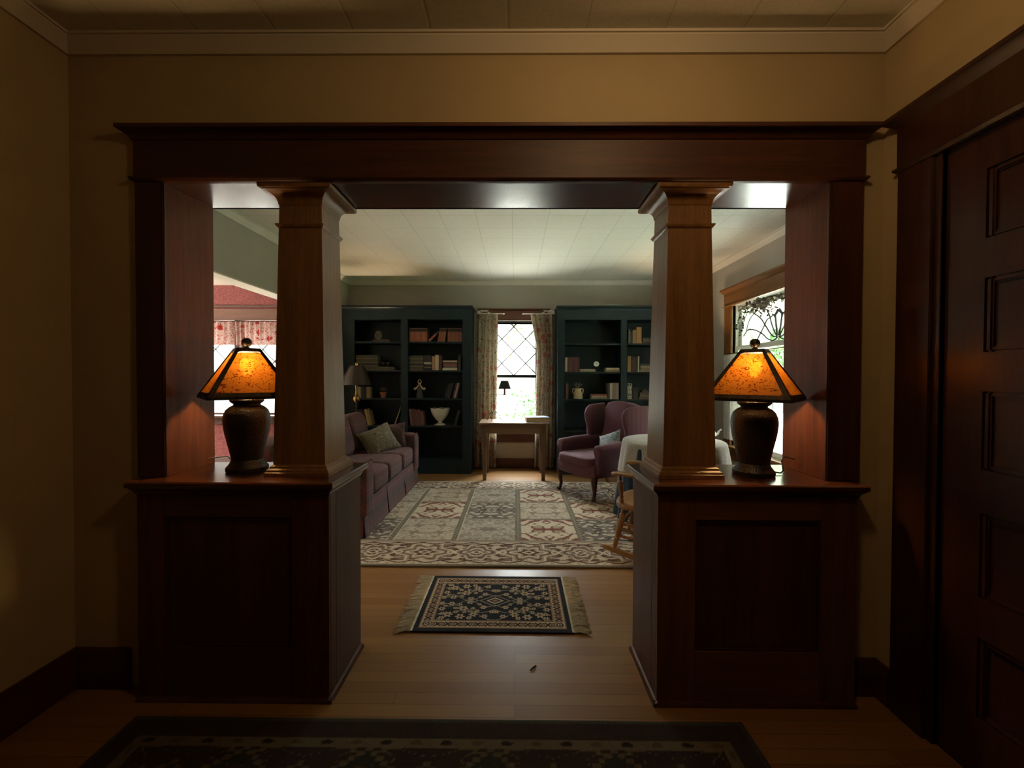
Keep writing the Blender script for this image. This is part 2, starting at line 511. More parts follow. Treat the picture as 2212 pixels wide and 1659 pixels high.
def mica():
    n = NT('amber_mica')
    v = n.mp((1, 1, 1.5))
    streak = n.noise(v, 62, 4, .62, 1.6)
    cloud = n.noise(v, 9, 3)
    c = n.mix(n.math('MULTIPLY', cloud, .5), (.52, .31, .100), (.40, .20, .052))
    c = n.mix(n.ramp(streak, [(.38, (1, 1, 1)), (.46, (0, 0, 0))]), c, (.15, .052, .012))
    n.n.remove(n.p)
    t = n.new('ShaderNodeBsdfTranslucent'); d = n.new('ShaderNodeBsdfDiffuse'); g = n.new('ShaderNodeBsdfGlossy'); g.inputs['Roughness'].default_value = .25
    n.lk(c, t.inputs[0]); n.lk(c, d.inputs[0])
    a = n.new('ShaderNodeMixShader'); a.inputs[0].default_value = .22; n.lk(t.outputs[0], a.inputs[1]); n.lk(d.outputs[0], a.inputs[2])
    b = n.new('ShaderNodeMixShader'); b.inputs[0].default_value = .03; n.lk(a.outputs[0], b.inputs[1]); n.lk(g.outputs[0], b.inputs[2])
    r = n.new('ShaderNodeBsdfRefraction'); r.inputs['Roughness'].default_value = .8; r.inputs['IOR'].default_value = 1.02; n.lk(c, r.inputs['Color'])
    q = n.new('ShaderNodeMixShader'); q.inputs[0].default_value = .22; n.lk(b.outputs[0], q.inputs[1]); n.lk(r.outputs[0], q.inputs[2])
    n.lk(q.outputs[0], n.out.inputs[0])
    return n.m
M['mica'] = mica()
def bulb():
    n = NT('lamp_bulb'); n.n.remove(n.p)
    e_ = n.new('ShaderNodeEmission'); e_.inputs[0].default_value = (1, .62, .25, 1); e_.inputs[1].default_value = 140
    n.lk(e_.outputs[0], n.out.inputs[0]); return n.m
M['bulb'] = bulb()
def warm_bulb():
    n = NT('floor_lamp_bulb'); n.n.remove(n.p)
    e_ = n.new('ShaderNodeEmission'); e_.inputs[0].default_value = (1, .72, .45, 1); e_.inputs[1].default_value = 25
    n.lk(e_.outputs[0], n.out.inputs[0]); return n.m
M['warm_bulb'] = warm_bulb()
def attr_mat(name, rough=.9, bscale=500, bstr=.35):
    n = NT(name)
    a = n.new('ShaderNodeVertexColor'); a.layer_name = 'Col'
    f = n.noise(n.co(), bscale, 2)
    n.base(n.mix(n.math('MULTIPLY', f, .22), a.outputs[0], (.05, .04, .03)))
    n.set(rough, .08); n.bump(f, bstr, .004)
    return n.m
M['rug'] = attr_mat('wool_rug_pile')
M['fringe'] = plain('cream_wool_fringe', (.46, .42, .33), .9, .1, var=.2)
M['grass'] = plain('pale_drive', (.42, .40, .33), .9, .1, var=.3, scale=3)
M['lawn'] = plain('green_lawn', (.07, .12, .04), .9, .1, var=.3, scale=3)
M['leaf'] = plain('shrub_leaf', (.032, .078, .018), .6, .2, var=.5, scale=4)
M['leaf_pale'] = plain('pale_tree_leaf', (.055, .10, .030), .6, .2, var=.4, scale=4)
M['bark'] = plain('grey_bark', (.045, .048, .046), .9, .1, var=.3, scale=12, bump=.4)
M['porch'] = paint('porch_grey_white', (.62, .62, .56), .03)
M['pages'] = plain('book_pages', (.50, .44, .33), .8, .2, var=.1, scale=200)

_bookm = {}
def book_mat(col, style='plain'):
    key = (tuple(round(c, 3) for c in col), style)
    if key in _bookm: return _bookm[key]
    n = NT('book_cloth_%s' % style)
    z = n.xyz(n.co('Generated'))[2]
    c = n.ramp(n.noise(n.co(), 60, 3), [(.3, tuple(x * .8 for x in col)), (.7, tuple(x * 1.15 for x in col))])
    if style == 'dark_top':
        c = n.mix(n.math('GREATER_THAN', z, .74), c, (.030, .016, .012))
        c = n.mix(n.math('MULTIPLY', n.math('GREATER_THAN', z, .965), .8), c, (.25, .13, .08))
    elif style == 'gilt':
        band = n.math('LESS_THAN', n.math('FRACT', n.math('MULTIPLY', z, 4.0)), .13)
        c = n.mix(n.math('MULTIPLY', band, .75), c, (.30, .24, .12))
        c = n.mix(n.math('MULTIPLY', n.math('LESS_THAN', n.math('ABSOLUTE', n.math('SUBTRACT', z, .40)), .06), .8), c, (.015, .015, .012))
    elif style == 'label':
        c = n.mix(n.math('LESS_THAN', n.math('ABSOLUTE', n.math('SUBTRACT', z, .48)), .07), c, (.42, .40, .34))
        c = n.mix(n.math('MULTIPLY', n.math('LESS_THAN', n.math('ABSOLUTE', n.math('SUBTRACT', z, .2)), .03), .7), c, (.3, .27, .2))
    elif style == 'blotch':
        c = n.mix(n.math('GREATER_THAN', n.noise(n.co(), 45, 2), .56), c, (.02, .02, .02))
    n.base(c); n.set(.55, .4)
    _bookm[key] = n.m
    return n.m

# ================================================================== THE SETTING
ZC = 2.65                      # ceiling
YW0, YW1 = 1.755, 2.02         # the partition between hall and parlor
HX0, HX1 = -1.825, 1.475       # hall side walls
PX0, PX1 = -2.36, 2.44         # parlor side walls
YB = 6.10                      # parlor back wall
OX0, OX1 = -1.45, 1.275        # rough opening
JX0, JX1 = -1.43, 1.255        # jamb faces
ZO = 2.10

m = MB().box(-6.6, 2.75, -3.2, 6.35, -.12, 0)
struct(m.build('floor', M['boards']), 'honey maple strip floor running through hall and parlor', 'floor')
struct(MB().box(HX0 - .2, HX1 + .2, -3.2, 1.9, ZC, ZC + .1).build('ceiling_front', M['tiles']), 'dim tiled ceiling of the hall above the colonnade', 'ceiling')
struct(MB().box(PX0 - .15, PX1 + .3, 1.9, 6.35, ZC, ZC + .1).build('ceiling_back', M['tiles']), 'pale square-tiled ceiling of the parlor', 'ceiling')
struct(MB().box(-6.6, PX0 - .15, 1.9, 6.35, 2.585, 2.75).build('ceiling_left', M['dining_ceiling']), 'ceiling of the red dining room beyond the wide doorway', 'ceiling')

# partition, hall side and parlor side painted differently: two skins back to back
def partition(y0, y1, x0, x1):
    m = MB()
    m.box(x0, OX0, y0, y1, 0, ZC).box(OX1, x1, y0, y1, 0, ZC).box(OX0, OX1, y0, y1, ZO, ZC)
    return m
struct(partition(YW0, 1.90, HX0 - .2, HX1 + .2).build('wall_front', M['wall_hall']), 'amber-lit beige hall wall around the wooden colonnade', 'wall')
struct(partition(1.90, YW1, -6.6, PX1 + .3).build('wall_middle', M['wall_parlor']), 'parlor face of the wall that holds the colonnade', 'wall')
struct(MB().box(HX0 - .15, HX0, -3.2, YW0, 0, ZC).build('wall_left', M['wall_hall']), 'dark beige hall wall left of the colonnade', 'wall')
m = MB()
DY1, DY0, DZ = 1.512, .70, 2.08
m.box(HX1, HX1 + .15, DY1, YW0, 0, ZC).box(HX1, HX1 + .15, -3.2, DY0, 0, ZC).box(HX1, HX1 + .15, DY0, DY1, DZ, ZC)
struct(m.build('wall_right', M['wall_hall']), 'dark beige hall wall with the panelled door', 'wall')
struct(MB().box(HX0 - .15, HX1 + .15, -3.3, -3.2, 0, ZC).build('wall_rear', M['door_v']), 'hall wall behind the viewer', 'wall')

struct(MB().box(HX1 + .151, HX1 + .20, DY0 - .2, YW0, 0, ZC).build('wall_light_block', M['wall_hall']), 'unseen slab added behind the hall door to block daylight', 'wall')  # added slab, stops daylight leaking in through the door gaps
# parlor / dining exterior back wall with holes, two paints
def holed(x0, x1, z0, z1, holes, y0, y1):
    m = MB(); xs = sorted({x0, x1, *[h[0] for h in holes], *[h[1] for h in holes]})
    for a, b in zip(xs, xs[1:]):
        hs = [h for h in holes if h[0] <= a and h[1] >= b]
        z = z0
        for h in sorted(hs, key=lambda q: q[2]):
            if h[2] > z: m.box(a, b, y0, y1, z, h[2])
            z = h[3]
        if z < z1: m.box(a, b, y0, y1, z, z1)
    return m
WMX0, WMX1, WMZ0, WMZ1 = -.385, .325, .50, 2.09          # middle window hole
WDX0, WDX1, WDZ0, WDZ1 = -4.66, -3.36, .735, 2.085       # dining window hole
struct(holed(PX0 - .15, PX1 + .3, 0, ZC, [(WMX0, WMX1, WMZ0, WMZ1)], YB, YB + .2).build('wall_back', M['wall_parlor']), 'grey parlor end wall with bookcases and the narrow window', 'wall')
struct(holed(-6.6, PX0 - .15, 0, ZC, [(WDX0, WDX1, WDZ0, WDZ1)], YB, YB + .2).build('wall_dining', M['damask']), 'dining room wall in red patterned wallpaper', 'wall')
m = MB().box(-6.75, -6.6, 1.9, 2.3, 0, ZC).box(-6.75, -6.6, 5.7, 6.3, 0, ZC).box(-6.75, -6.6, 2.3, 5.7, 0, .52).box(-6.75, -6.6, 2.3, 5.7, 2.32, ZC)
struct(m.build('wall_dining_left', M['damask']), 'far side wall of the red dining room', 'wall')
# parlor left wall: wide doorway with a header
m = MB()
LY0, LY1, LZ = 2.45, 5.35, 2.10
m.box(PX0 - .15, PX0, YW1, LY0, 0, ZC).box(PX0 - .15, PX0, LY1, YB, 0, ZC).box(PX0 - .15, PX0, LY0, LY1, LZ + .012, ZC)
struct(m.build('wall_parlor_left', M['wall_parlor']), 'grey parlor wall and header over the dining room doorway', 'wall')
m = MB().box(PX0 - .155, PX0 + .005, LY0, LY1, LZ, LZ + .012).box(PX0 - .155, PX0 + .005, LY1 - .012, LY1, 0, LZ)
struct(m.build('trim_1', M['trim_white']), 'pale painted lining of the dining room doorway', 'trim')
# parlor right wall with the leaded window
RY0, RY1, RZ0, RZ1 = 3.44, 4.87, .53, 2.10
m = MB()
m.box(PX1, PX1 + .2, YW1, RY0, 0, ZC).box(PX1, PX1 + .2, RY1, YB + .2, 0, ZC).box(PX1, PX1 + .2, RY0, RY1, 0, RZ0).box(PX1, PX1 + .2, RY0, RY1, RZ1, ZC)
struct(m.build('wall_parlor_right', M['wall_parlor']), 'grey parlor wall with the leaded glass window', 'wall')

# crown mouldings
cove = [(0, ZC - .062), (.012, ZC - .062), (.020, ZC - .05), (.034, ZC - .030), (.046, ZC - .016), (.046, ZC - .010), (.054, ZC - .010), (.054, ZC), (0, ZC)]
struct(MB().frame(HX0, HX1, -3.2, YW0, cove).build('trim_2', M['trim_white']), 'cream cove moulding round the hall ceiling', 'crown molding')
struct(MB().frame(PX0, PX1, YW1, YB, cove).build('trim_3', M['trim_parlor']), 'pale cove moulding round the parlor ceiling', 'crown molding')

# baseboards
def bbprof(m, axis, a, b, wall, sgn, h, t=.018):
    pts = [(wall, 0), (wall + sgn * t, 0), (wall + sgn * t, h - .03), (wall + sgn * t * .7, h - .012), (wall + sgn * t * .45, h), (wall, h)]
    m.prism(pts, axis, a, b)
m = MB(); bbprof(m, 'x', HX0, OX0 - .14, YW0, -1, .165); struct(m.build('baseboard_front', M['mahogany_h']), 'dark wooden baseboard left of the colonnade', 'baseboard')
m = MB(); bbprof(m, 'x', 1.39, HX1, YW0, -1, .15); struct(m.build('baseboard_corner', M['mahogany_h']), 'short dark baseboard between colonnade and door', 'baseboard')
m = MB(); bbprof(m, 'y', -3.2, YW0, HX0, 1, .165); struct(m.build('baseboard_left', M['mahogany_d']), 'dark wooden baseboard along the left hall wall', 'baseboard')
m = MB(); bbprof(m, 'y', -3.2, DY0 - .15, HX1, -1, .165); bbprof(m, 'y', 1.68, YW0, HX1, -1, .15); struct(m.build('baseboard_right', M['mahogany_d']), 'dark wooden baseboard beside the panelled door', 'baseboard')
m = MB(); bbprof(m, 'x', -.59, .56, YB, -1, .14); struct(m.build('baseboard_back', M['mahogany_h']), 'dark baseboard under the narrow parlor window', 'baseboard')
m = MB(); bbprof(m, 'y', YW1, 5.7, PX1, -1, .15); struct(m.build('baseboard_parlor_right', M['casing_y']), 'oak baseboard under the leaded window', 'baseboard')
m = MB(); bbprof(m, 'x', -6.6, PX0 - .15, YB, -1, .15); struct(m.build('baseboard_dining', M['mahogany_h']), 'dark baseboard in the red dining room', 'baseboard')
struct(MB().box(-6.6, PX0 - .151, YB - .015, YB, 2.272, 2.30).build('trim_4', M['mahogany_h']), 'dark picture rail on the red dining room wall', 'picture rail')

# ------------------------------------------------------------------ colonnade
YF = 1.735                     # face of casings and frieze
CAPZ = .877
# lintel
t = thing('trim_5', 'wide dark mahogany lintel spanning the colonnade opening', 'lintel', (-.09, YF, 2.08)); t['kind'] = 'structure'
def loc_of(o): return Vector(o.location)
def part(mb, name, mat, root, sharp=35):
    """mb is in world coordinates; shift to the root's own (unrotated) frame"""
    L = loc_of(root)
    mb.v = [(p[0] - L.x, p[1] - L.y, p[2] - L.z) for p in mb.v]
    return mb.build(name, mat, root, sharp)
fx0, fx1 = -1.545, 1.385
part(MB().box(fx0, fx1, YF, YW0 - .0005, 2.095, 2.245), 'frieze_board', M['mahogany_h'], t)
part(MB().mold(fx0, fx1, YF, YW0 - .0005, [(0, 2.238), (.006, 2.242), (.010, 2.250), (.022, 2.262), (.036, 2.268), (.041, 2.271), (.041, 2.285)], (1, 1, 1, 0)), 'crown', M['mahogany_h'], t)
part(MB().mold(fx0, fx1, YF, YW0 - .0005, [(0, 2.074), (.006, 2.077), (.012, 2.084), (.012, 2.091), (.004, 2.0949)], (1, 1, 1, 0)), 'bead', M['mahogany_h'], t)
part(MB().box(OX0 + .001, OX1 - .001, YW0, 2.035, 2.080, 2.0985), 'soffit', M['gloss_x'], t)
part(MB().box(fx0 + .02, fx1 - .02, YW1 + .0005, 2.036, 2.08, 2.22), 'rear_frieze', M['mahogany_h'], t)

def jamb_side(s):
    nm = 'trim_6' if s < 0 else 'trim_7'
    side = 'left' if s < 0 else 'right'
    jx, ox = (JX0, OX0) if s < 0 else (JX1, OX1)
    ce = -1.542 if s < 0 else 1.382
    t = thing(nm, f'mahogany casing and jamb at the {side} end of the colonnade', 'casing', (jx, YF, CAPZ)); t['kind'] = 'structure'
    part(MB().box(jx, ox - .001 * s * -1 * -1, 1.757, 2.03, CAPZ + .0005, 2.0795), 'jamb', M['jamb_v'], t)
    part(MB().box(jx + s * .004, ce, YF, YW0 - .0005, CAPZ + .0005, 2.0735, .003), 'casing', M['mahogany_v'], t)
    part(MB().box(jx - s * .006, jx + s * .006, YF + .001, YW0 + .0015, CAPZ + .0005, 2.0735, .004), 'corner_bead', M['mahogany_v'], t)
    part(MB().box(jx + s * .005, ce, YW1 + .0005, 2.036, CAPZ + .0005, 2.0795, .003), 'rear_casing', M['mahogany_v'], t)
jamb_side(-1); jamb_side(1)

def pedestal(x_in, x_out, px0, px1, label):
    s = 1 if x_out > x_in else -1           # direction away from the passage
    y0, y1 = 1.685, 2.035
    t = thing('pedestal', label, 'pedestal', ((x_in + x_out) / 2, 1.86, 0), 0, 'colonnade pedestals', 'structure')
    xo = (OX1 - .0015) if s > 0 else (OX0 + .0015)
    lo, hi = min(x_in, x_out), max(x_in, x_out)
    body = MB().box(x_in, xo, 1.7525 + .004, y1, 0, .822)
    body.box(x_in, x_out, 1.705, 1.7535, 0, .822)
    part(body, 'body', M['mahogany_v'], t)
    f = MB().box(lo, px0, y0, 1.7045, 0, .822, .0015).box(px1, hi, y0, 1.7045, 0, .822, .0015)
    part(f, 'stile', M['mid_v'] if s > 0 else M['jamb_v'], t)
    r = MB().box(px0 + .0003, px1 - .0003, y0 + .0006, 1.7045, .732, .822, .0015).box(px0 + .0003, px1 - .0003, y0 + .0006, 1.7045, 0, .212, .0015)
    part(r, 'rail', M['mid_h'] if s > 0 else M['mahogany_h'], t)
    part(MB().box(px0, px1, 1.699, 1.7046, .2125, .7315), 'panel', M['mahogany_v'], t)
    fm = MB()
    for a in ((px0, px0 + .012, .2125, .7315), (px1 - .012, px1, .2125, .7315), (px0 + .012, px1 - .012, .2125, .2245), (px0 + .012, px1 - .012, .7195, .7315)):
        fm.box(a[0], a[1], y0 + .005, 1.6985, a[2], a[3], .004)
    part(fm, 'panel_molding', M['mahogany_v'], t)
    cap = MB().mold(lo, hi, y0, y1, [(0, .822), (.003, .825), (.006, .833), (.012, .842), (.019, .847), (.019, .851), (.024, .852), (.027, .857), (.027, .871), (.022, .877)])
    part(cap, 'cap', M['gloss_x'], t)
    shoe = MB()
    q = [(0, 0), (.017, 0), (.015, .008), (.009, .015), (0, .017)]
    sx = -s
    shoe.prism([(x_in + sx * p, z) for p, z in q], 'y', y0 - .016, y1 + .0)
    shoe.prism([(y0 - p, z) for p, z in q], 'x', lo - (.016 if s > 0 else 0), hi + (.016 if s < 0 else 0))
    part(shoe, 'shoe_molding', M['mahogany_d'], t)
    return t
pedestal(-.737, -1.50, -1.393, -.886, 'mahogany panelled half-wall pedestal under the left column, beside the sofa end')
pedestal(.560, 1.337, .709, 1.197, 'mahogany panelled half-wall pedestal under the right column, beside the rocking chair')

def column(cx_, label):
    cy_ = 1.887
    t = thing('column', label, 'column', (cx_, cy_, CAPZ), 0, 'tapered square columns', 'structure')
    def sq(h0, prof): return MB().mold(-h0, h0, -h0, h0, prof)
    sq(.104, [(.030, .0005), (.030, .016), (.026, .018), (.024, .026), (.016, .032), (.014, .040), (.010, .043), (.004, .047)]).build('base', M['oak_v'], t)
    MB().loft([[(-b, -b, z), (b, -b, z), (b, b, z), (-b, b, z)] for b, z in ((.1085, .044), (.0885, 1.128))]).build('shaft', M['oak_v'], t)
    sq(.086, [(.002, 1.030), (.008, 1.034), (.015, 1.044), (.015, 1.049), (.004, 1.0515)]).build('necking', M['oak_v'], t)
    cap = [(.003, 1.126), (.005, 1.130)]
    for i in range(9):
        a = pi / 2 * i / 8
        cap.append((.006 + .046 * (1 - cos(a)), 1.132 + .044 * sin(a)))
    cap += [(.052, 1.179), (.059, 1.180), (.062, 1.186), (.062, 1.1968)]
    sq(.086, cap).build('capital', M['oak_v'], t)
    return t
column(-.900, 'tapered square oak column on the left pedestal, near the plaid sofa')
column(.718, 'tapered square oak column on the right pedestal, near the round lace-covered table')

# ------------------------------------------------------------------ hall door
t = thing('door_1', 'dark five-panel wooden door with wide casing in the right hall wall', 'door', (HX1, (DY0 + DY1) / 2, 0)); t['kind'] = 'structure'
dx = HX1 + .012
leaf = MB()
panels = [(.20, .46), (.59, .86), (1.0, 1.25), (1.375, 1.61), (1.735, 1.955)]
sy0, sy1 = DY0 + .125, DY1 - .128
leaf.box(dx, dx + .035, DY0 + .003, sy0, .006, DZ - .003).box(dx, dx + .035, sy1, DY1 - .003, .006, DZ - .003)
zz = [.006] + [z for p in panels for z in p] + [DZ - .003]
for a, b in zip(zz[0::2], zz[1::2]): leaf.box(dx, dx + .035, sy0, sy1, a, b)
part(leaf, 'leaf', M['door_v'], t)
for a, b in panels:
    pm = MB().box(dx + .016, dx + .03, sy0, sy1, a, b)
    for q in ((sy0, sy0 + .02, a, b), (sy1 - .02, sy1, a, b), (sy0 + .02, sy1 - .02, a, a + .02), (sy0 + .02, sy1 - .02, b - .02, b)):
        pm.box(dx + .004, dx + .016, q[0], q[1], q[2], q[3], .006)
    part(pm, 'panel', M['door_v'], t)
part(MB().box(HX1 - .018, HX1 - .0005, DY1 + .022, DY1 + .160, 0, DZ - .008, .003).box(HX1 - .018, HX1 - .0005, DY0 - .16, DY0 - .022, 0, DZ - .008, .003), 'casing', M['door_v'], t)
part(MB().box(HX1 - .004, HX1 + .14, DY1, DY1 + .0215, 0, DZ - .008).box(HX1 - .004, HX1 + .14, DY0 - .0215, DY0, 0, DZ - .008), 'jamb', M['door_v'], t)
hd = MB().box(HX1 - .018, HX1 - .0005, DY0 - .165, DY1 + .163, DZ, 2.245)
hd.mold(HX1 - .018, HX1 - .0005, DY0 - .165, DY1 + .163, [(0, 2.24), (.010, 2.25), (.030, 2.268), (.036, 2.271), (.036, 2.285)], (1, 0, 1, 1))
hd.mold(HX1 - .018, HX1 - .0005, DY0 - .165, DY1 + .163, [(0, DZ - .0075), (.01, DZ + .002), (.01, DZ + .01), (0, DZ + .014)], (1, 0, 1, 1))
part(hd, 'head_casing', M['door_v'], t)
kn = MB().lathe([(.012, 0), (.012, .03), (.026, .04), (.029, .055), (.02, .066), (0, .068)], 20, M=Matrix.Translation((dx, DY0 + .065, .92)) @ Matrix.Rotation(-pi / 2, 4, 'Y'))
part(kn, 'knob', M['brass'], t)

# ------------------------------------------------------------------ windows
def came(m, pts, r=.005):
    return m.tube(pts, r, 6)
# middle window: upper sash with diamond leading
t = thing('window_1', 'narrow double-hung window with diamond-leaded upper sash behind the oak desk', 'window', ((WMX0 + WMX1) / 2, YB, WMZ0)); t['kind'] = 'structure'
cw = .115
part(MB().box(WMX0 - cw, WMX0, YB - .02, YB - .0005, WMZ0 - .03, WMZ1 + .001).box(WMX1, WMX1 + cw, YB - .02, YB - .0005, WMZ0 - .03, WMZ1 + .001), 'casing', M['casing_v'], t)
hd = MB().box(WMX0 - cw - .01, WMX1 + cw + .01, YB - .022, YB - .0005, WMZ1 + .001, 2.225)
hd.mold(WMX0 - cw - .01, WMX1 + cw + .01, YB - .022, YB - .0005, [(0, 2.225), (.02, 2.238), (.03, 2.242), (.03, 2.254)], (1, 1, 1, 0))
part(hd, 'head_casing', M['casing_x'], t)
part(MB().box(WMX0 - cw - .02, WMX1 + cw + .02, YB - .055, YB + .03, WMZ0 - .03, WMZ0, .004).box(WMX0 - cw, WMX1 + cw, YB - .018, YB - .0005, WMZ0 - .13, WMZ0 - .0305), 'sill', M['mahogany_h'], t)
gy = YB + .07
def sash(m, x0, x1, z0, z1, y, wd=.03, th=.03):
    m.box(x0, x0 + wd, y, y + th, z0, z1).box(x1 - wd, x1, y, y + th, z0, z1).box(x0 + wd, x1 - wd, y, y + th, z0, z0 + wd).box(x0 + wd, x1 - wd, y, y + th, z1 - wd, z1)
s_ = MB(); sash(s_, WMX0 + .012, WMX1 - .012, 1.285, WMZ1 - .012, gy); s_.box(WMX0, WMX0 + .012, YB + .02, YB + .18, WMZ0, WMZ1).box(WMX1 - .012, WMX1, YB + .02, YB + .18, WMZ0, WMZ1).box(WMX0 + .012, WMX1 - .012, YB + .02, YB + .18, WMZ1 - .012, WMZ1)
part(s_, 'upper_sash', M['black_iron'], t)
s_ = MB(); sash(s_, WMX0 + .012, WMX1 - .012, WMZ0 + .01, 1.325, gy - .036); part(s_, 'lower_sash', M['black_iron'], t)
part(MB().box(WMX0 + .042, WMX1 - .042, gy + .012, gy + .016, 1.315, WMZ1 - .042), 'upper_pane', M['glass'], t)
part(MB().box(WMX0 + .042, WMX1 - .042, gy - .024, gy - .020, WMZ0 + .04, 1.295), 'lower_pane', M['glass'], t)
ld = MB()
def diamonds(ld, x0, x1, z0, z1, xc, zc, hw, hh, y):
    for k in range(-8, 9):
        for sg in (1, -1):
            # lines through (xc + 2*k*hw, zc) with slope sg*hh/hw, clipped to the pane
            px_, sl = xc + 2 * k * hw, sg * hh / hw
            ts = sorted([(x0 - px_), (x1 - px_)]); a, b = ts
            za, zb = sorted([(z0 - zc) / sl, (z1 - zc) / sl])
            a, b = max(a, za), min(b, zb)
            if b - a > .01: came(ld, [(px_ + a, y, zc + sl * a), (px_ + b, y, zc + sl * b)], .0105)
diamonds(ld, WMX0 + .042, WMX1 - .042, 1.315, WMZ1 - .042, -.03, 1.665, .169, .174, gy + .010)
part(ld, 'leading', M['lead'], t)

# dining window: two diamond-leaded sashes
t = thing('window_2', 'dining room double window with diamond leading behind the left lamp', 'window', ((WDX0 + WDX1) / 2, YB, WDZ0)); t['kind'] = 'structure'
part(MB().box(WDX0 - .12, WDX0, YB - .02, YB - .0005, WDZ0 - .03, WDZ1).box(WDX1, WDX1 + .14, YB - .02, YB - .0005, WDZ0 - .03, WDZ1).box(-3.995, -3.925, YB - .01, YB + .12, WDZ0, WDZ1), 'casing', M['mahogany_v'], t)
part(MB().box(WDX0 - .14, WDX1 + .16, YB - .022, YB - .0005, WDZ1 + .001, 2.245), 'head_casing', M['casing_x'], t)
part(MB().box(WDX0 - .14, WDX1 + .16, YB - .09, YB + .03, WDZ0 - .03, WDZ0, .004).box(WDX0 - .12, WDX1 + .14, YB - .018, YB - .0005, WDZ0 - .13, WDZ0 - .0305), 'sill', M['mahogany_h'], t)
s_ = MB(); pn = MB(); ld = MB()
for a, b in ((WDX0, -3.995), (-3.925, WDX1)):
    sash(s_, a + .005, b - .005, WDZ0 + .005, 1.32, gy - .036); sash(s_, a + .005, b - .005, 1.28, WDZ1 - .005, gy)
    pn.box(a + .035, b - .035, gy + .012, gy + .016, 1.31, WDZ1 - .035).box(a + .035, b - .035, gy - .024, gy - .02, WDZ0 + .035, 1.29)
    diamonds(ld, a + .035, b - .035, 1.31, WDZ1 - .035, (a + b) / 2, 1.68, .169, .174, gy + .010)
part(s_, 'sash', M['mahogany_v'], t); part(pn, 'pane', M['glass'], t); part(ld, 'leading', M['lead'], t)

# unseen window added in the dining room's side wall to bring in daylight
t = thing('window_4', 'unseen dining room side window added for daylight', 'window', (-6.6, 4.0, .65)); t['kind'] = 'structure'
part(MB().box(-6.74, -6.66, 2.301, 2.36, .521, 2.319).box(-6.74, -6.66, 5.64, 5.699, .521, 2.319).box(-6.74, -6.66, 3.42, 3.48, .521, 2.319).box(-6.74, -6.66, 4.52, 4.58, .521, 2.319).box(-6.74, -6.66, 2.36, 5.64, 1.40, 1.44), 'sash', M['mahogany_v'], t)
part(MB().box(-6.71, -6.705, 2.36, 5.64, .521, 2.319), 'pane', M['glass'], t)

# leaded lotus window in the right wall
t = thing('window_3', 'wide oak-cased window with curving leaded lotus glass behind the right lamp', 'window', (PX1, (RY0 + RY1) / 2, RZ0)); t['kind'] = 'structure'
cw = .165
part(MB().box(PX1 - .02, PX1 - .0005, RY1 + .005, RY1 + cw, RZ0 - .03, RZ1).box(PX1 - .02, PX1 - .0005, RY0 - cw, RY0 - .005, RZ0 - .03, RZ1).box(PX1 - .012, PX1 + .10, RY1 - .0, RY1 + .012, RZ0, RZ1).box(PX1 - .012, PX1 + .10, RY0 - .012, RY0, RZ0, RZ1), 'casing', M['casing_v'], t)
hd = MB().box(PX1 - .022, PX1 - .0005, RY0 - cw - .005, RY1 + cw + .005, RZ1 + .001, 2.255)
hd.mold(PX1 - .022, PX1 - .0005, RY0 - cw - .005, RY1 + cw + .005, [(0, 2.255), (.012, 2.262), (.028, 2.285), (.036, 2.29), (.036, 2.31)], (1, 0, 1, 1))
hd.mold(PX1 - .022, PX1 - .0005, RY0 - cw - .005, RY1 + cw + .005, [(0, RZ1 + .0015), (.012, RZ1 + .004), (.012, RZ1 + .014), (0, RZ1 + .018)], (1, 0, 1, 1))
part(hd, 'head_casing', M['casing_y'], t)
part(MB().box(PX1 - .07, PX1 + .03, RY0 - cw - .03, RY1 + cw + .03, RZ0 - .035, RZ0 - .001, .005).box(PX1 - .018, PX1 - .0005, RY0 - cw, RY1 + cw, RZ0 - .16, RZ0 - .0355), 'sill', M['casing_y'], t)
gx = PX1 + .065
def sash_x(m, y0, y1, z0, z1, x, wd=.05, th=.035):
    m.box(x, x + th, y0, y0 + wd, z0, z1).box(x, x + th, y1 - wd, y1, z0, z1).box(x, x + th, y0 + wd, y1 - wd, z0, z0 + wd).box(x, x + th, y0 + wd, y1 - wd, z1 - wd, z1)
s_ = MB(); sash_x(s_, RY0 + .02, RY1 - .02, 1.60, RZ1 - .01, gx, .05); sash_x(s_, RY0 + .02, RY1 - .02, RZ0 + .005, 1.645, gx - .04, .05)
s_.box(gx - .04, gx + .1, RY1 - .019, RY1 - .0, RZ0, RZ1).box(gx - .04, gx + .1, RY0, RY0 + .019, RZ0, RZ1)
part(s_, 'sash', M['white_paint'], t)
part(MB().box(gx + .016, gx + .020, RY0 + .07, RY1 - .07, 1.65, RZ1 - .06), 'upper_pane', M['glass'], t)
part(MB().box(gx - .024, gx - .020, RY0 + .07, RY1 - .07, RZ0 + .055, 1.595), 'lower_pane', M['glass'], t)
ld = MB()
def wpt(zx, zy): return at_x(1560 + zx * .10847, 600 + zy * .10847, gx + .012)
yc = (RY0 + RY1) / 2
curves = [[(430, 1160), (520, 1040), (650, 1040), (800, 1115), (900, 1210), (1000, 1245), (1070, 1215), (1110, 1175)],
          [(440, 705), (560, 680), (650, 720), (770, 810), (850, 930), (950, 1090), (1030, 1170), (1110, 1178)],
          [(490, 1060), (510, 960), (545, 850), (600, 760), (690, 640)],
          [(690, 1270), (730, 1170), (790, 1060), (850, 930), (900, 830), (960, 795), (1015, 745), (1060, 800), (1075, 960), (1100, 1150)],
          [(900, 660), (950, 770), (1000, 960), (1090, 1160)], [(1110, 625), (1060, 720), (1020, 745)],
          [(980, 1245), (985, 1320)], [(1190, 700), (1175, 850), (1130, 1150)], [(1110, 625), (1190, 710), (1260, 660)]]
yl, yh, zl, zh = RY0 + .07, RY1 - .07, 1.65, RZ1 - .06
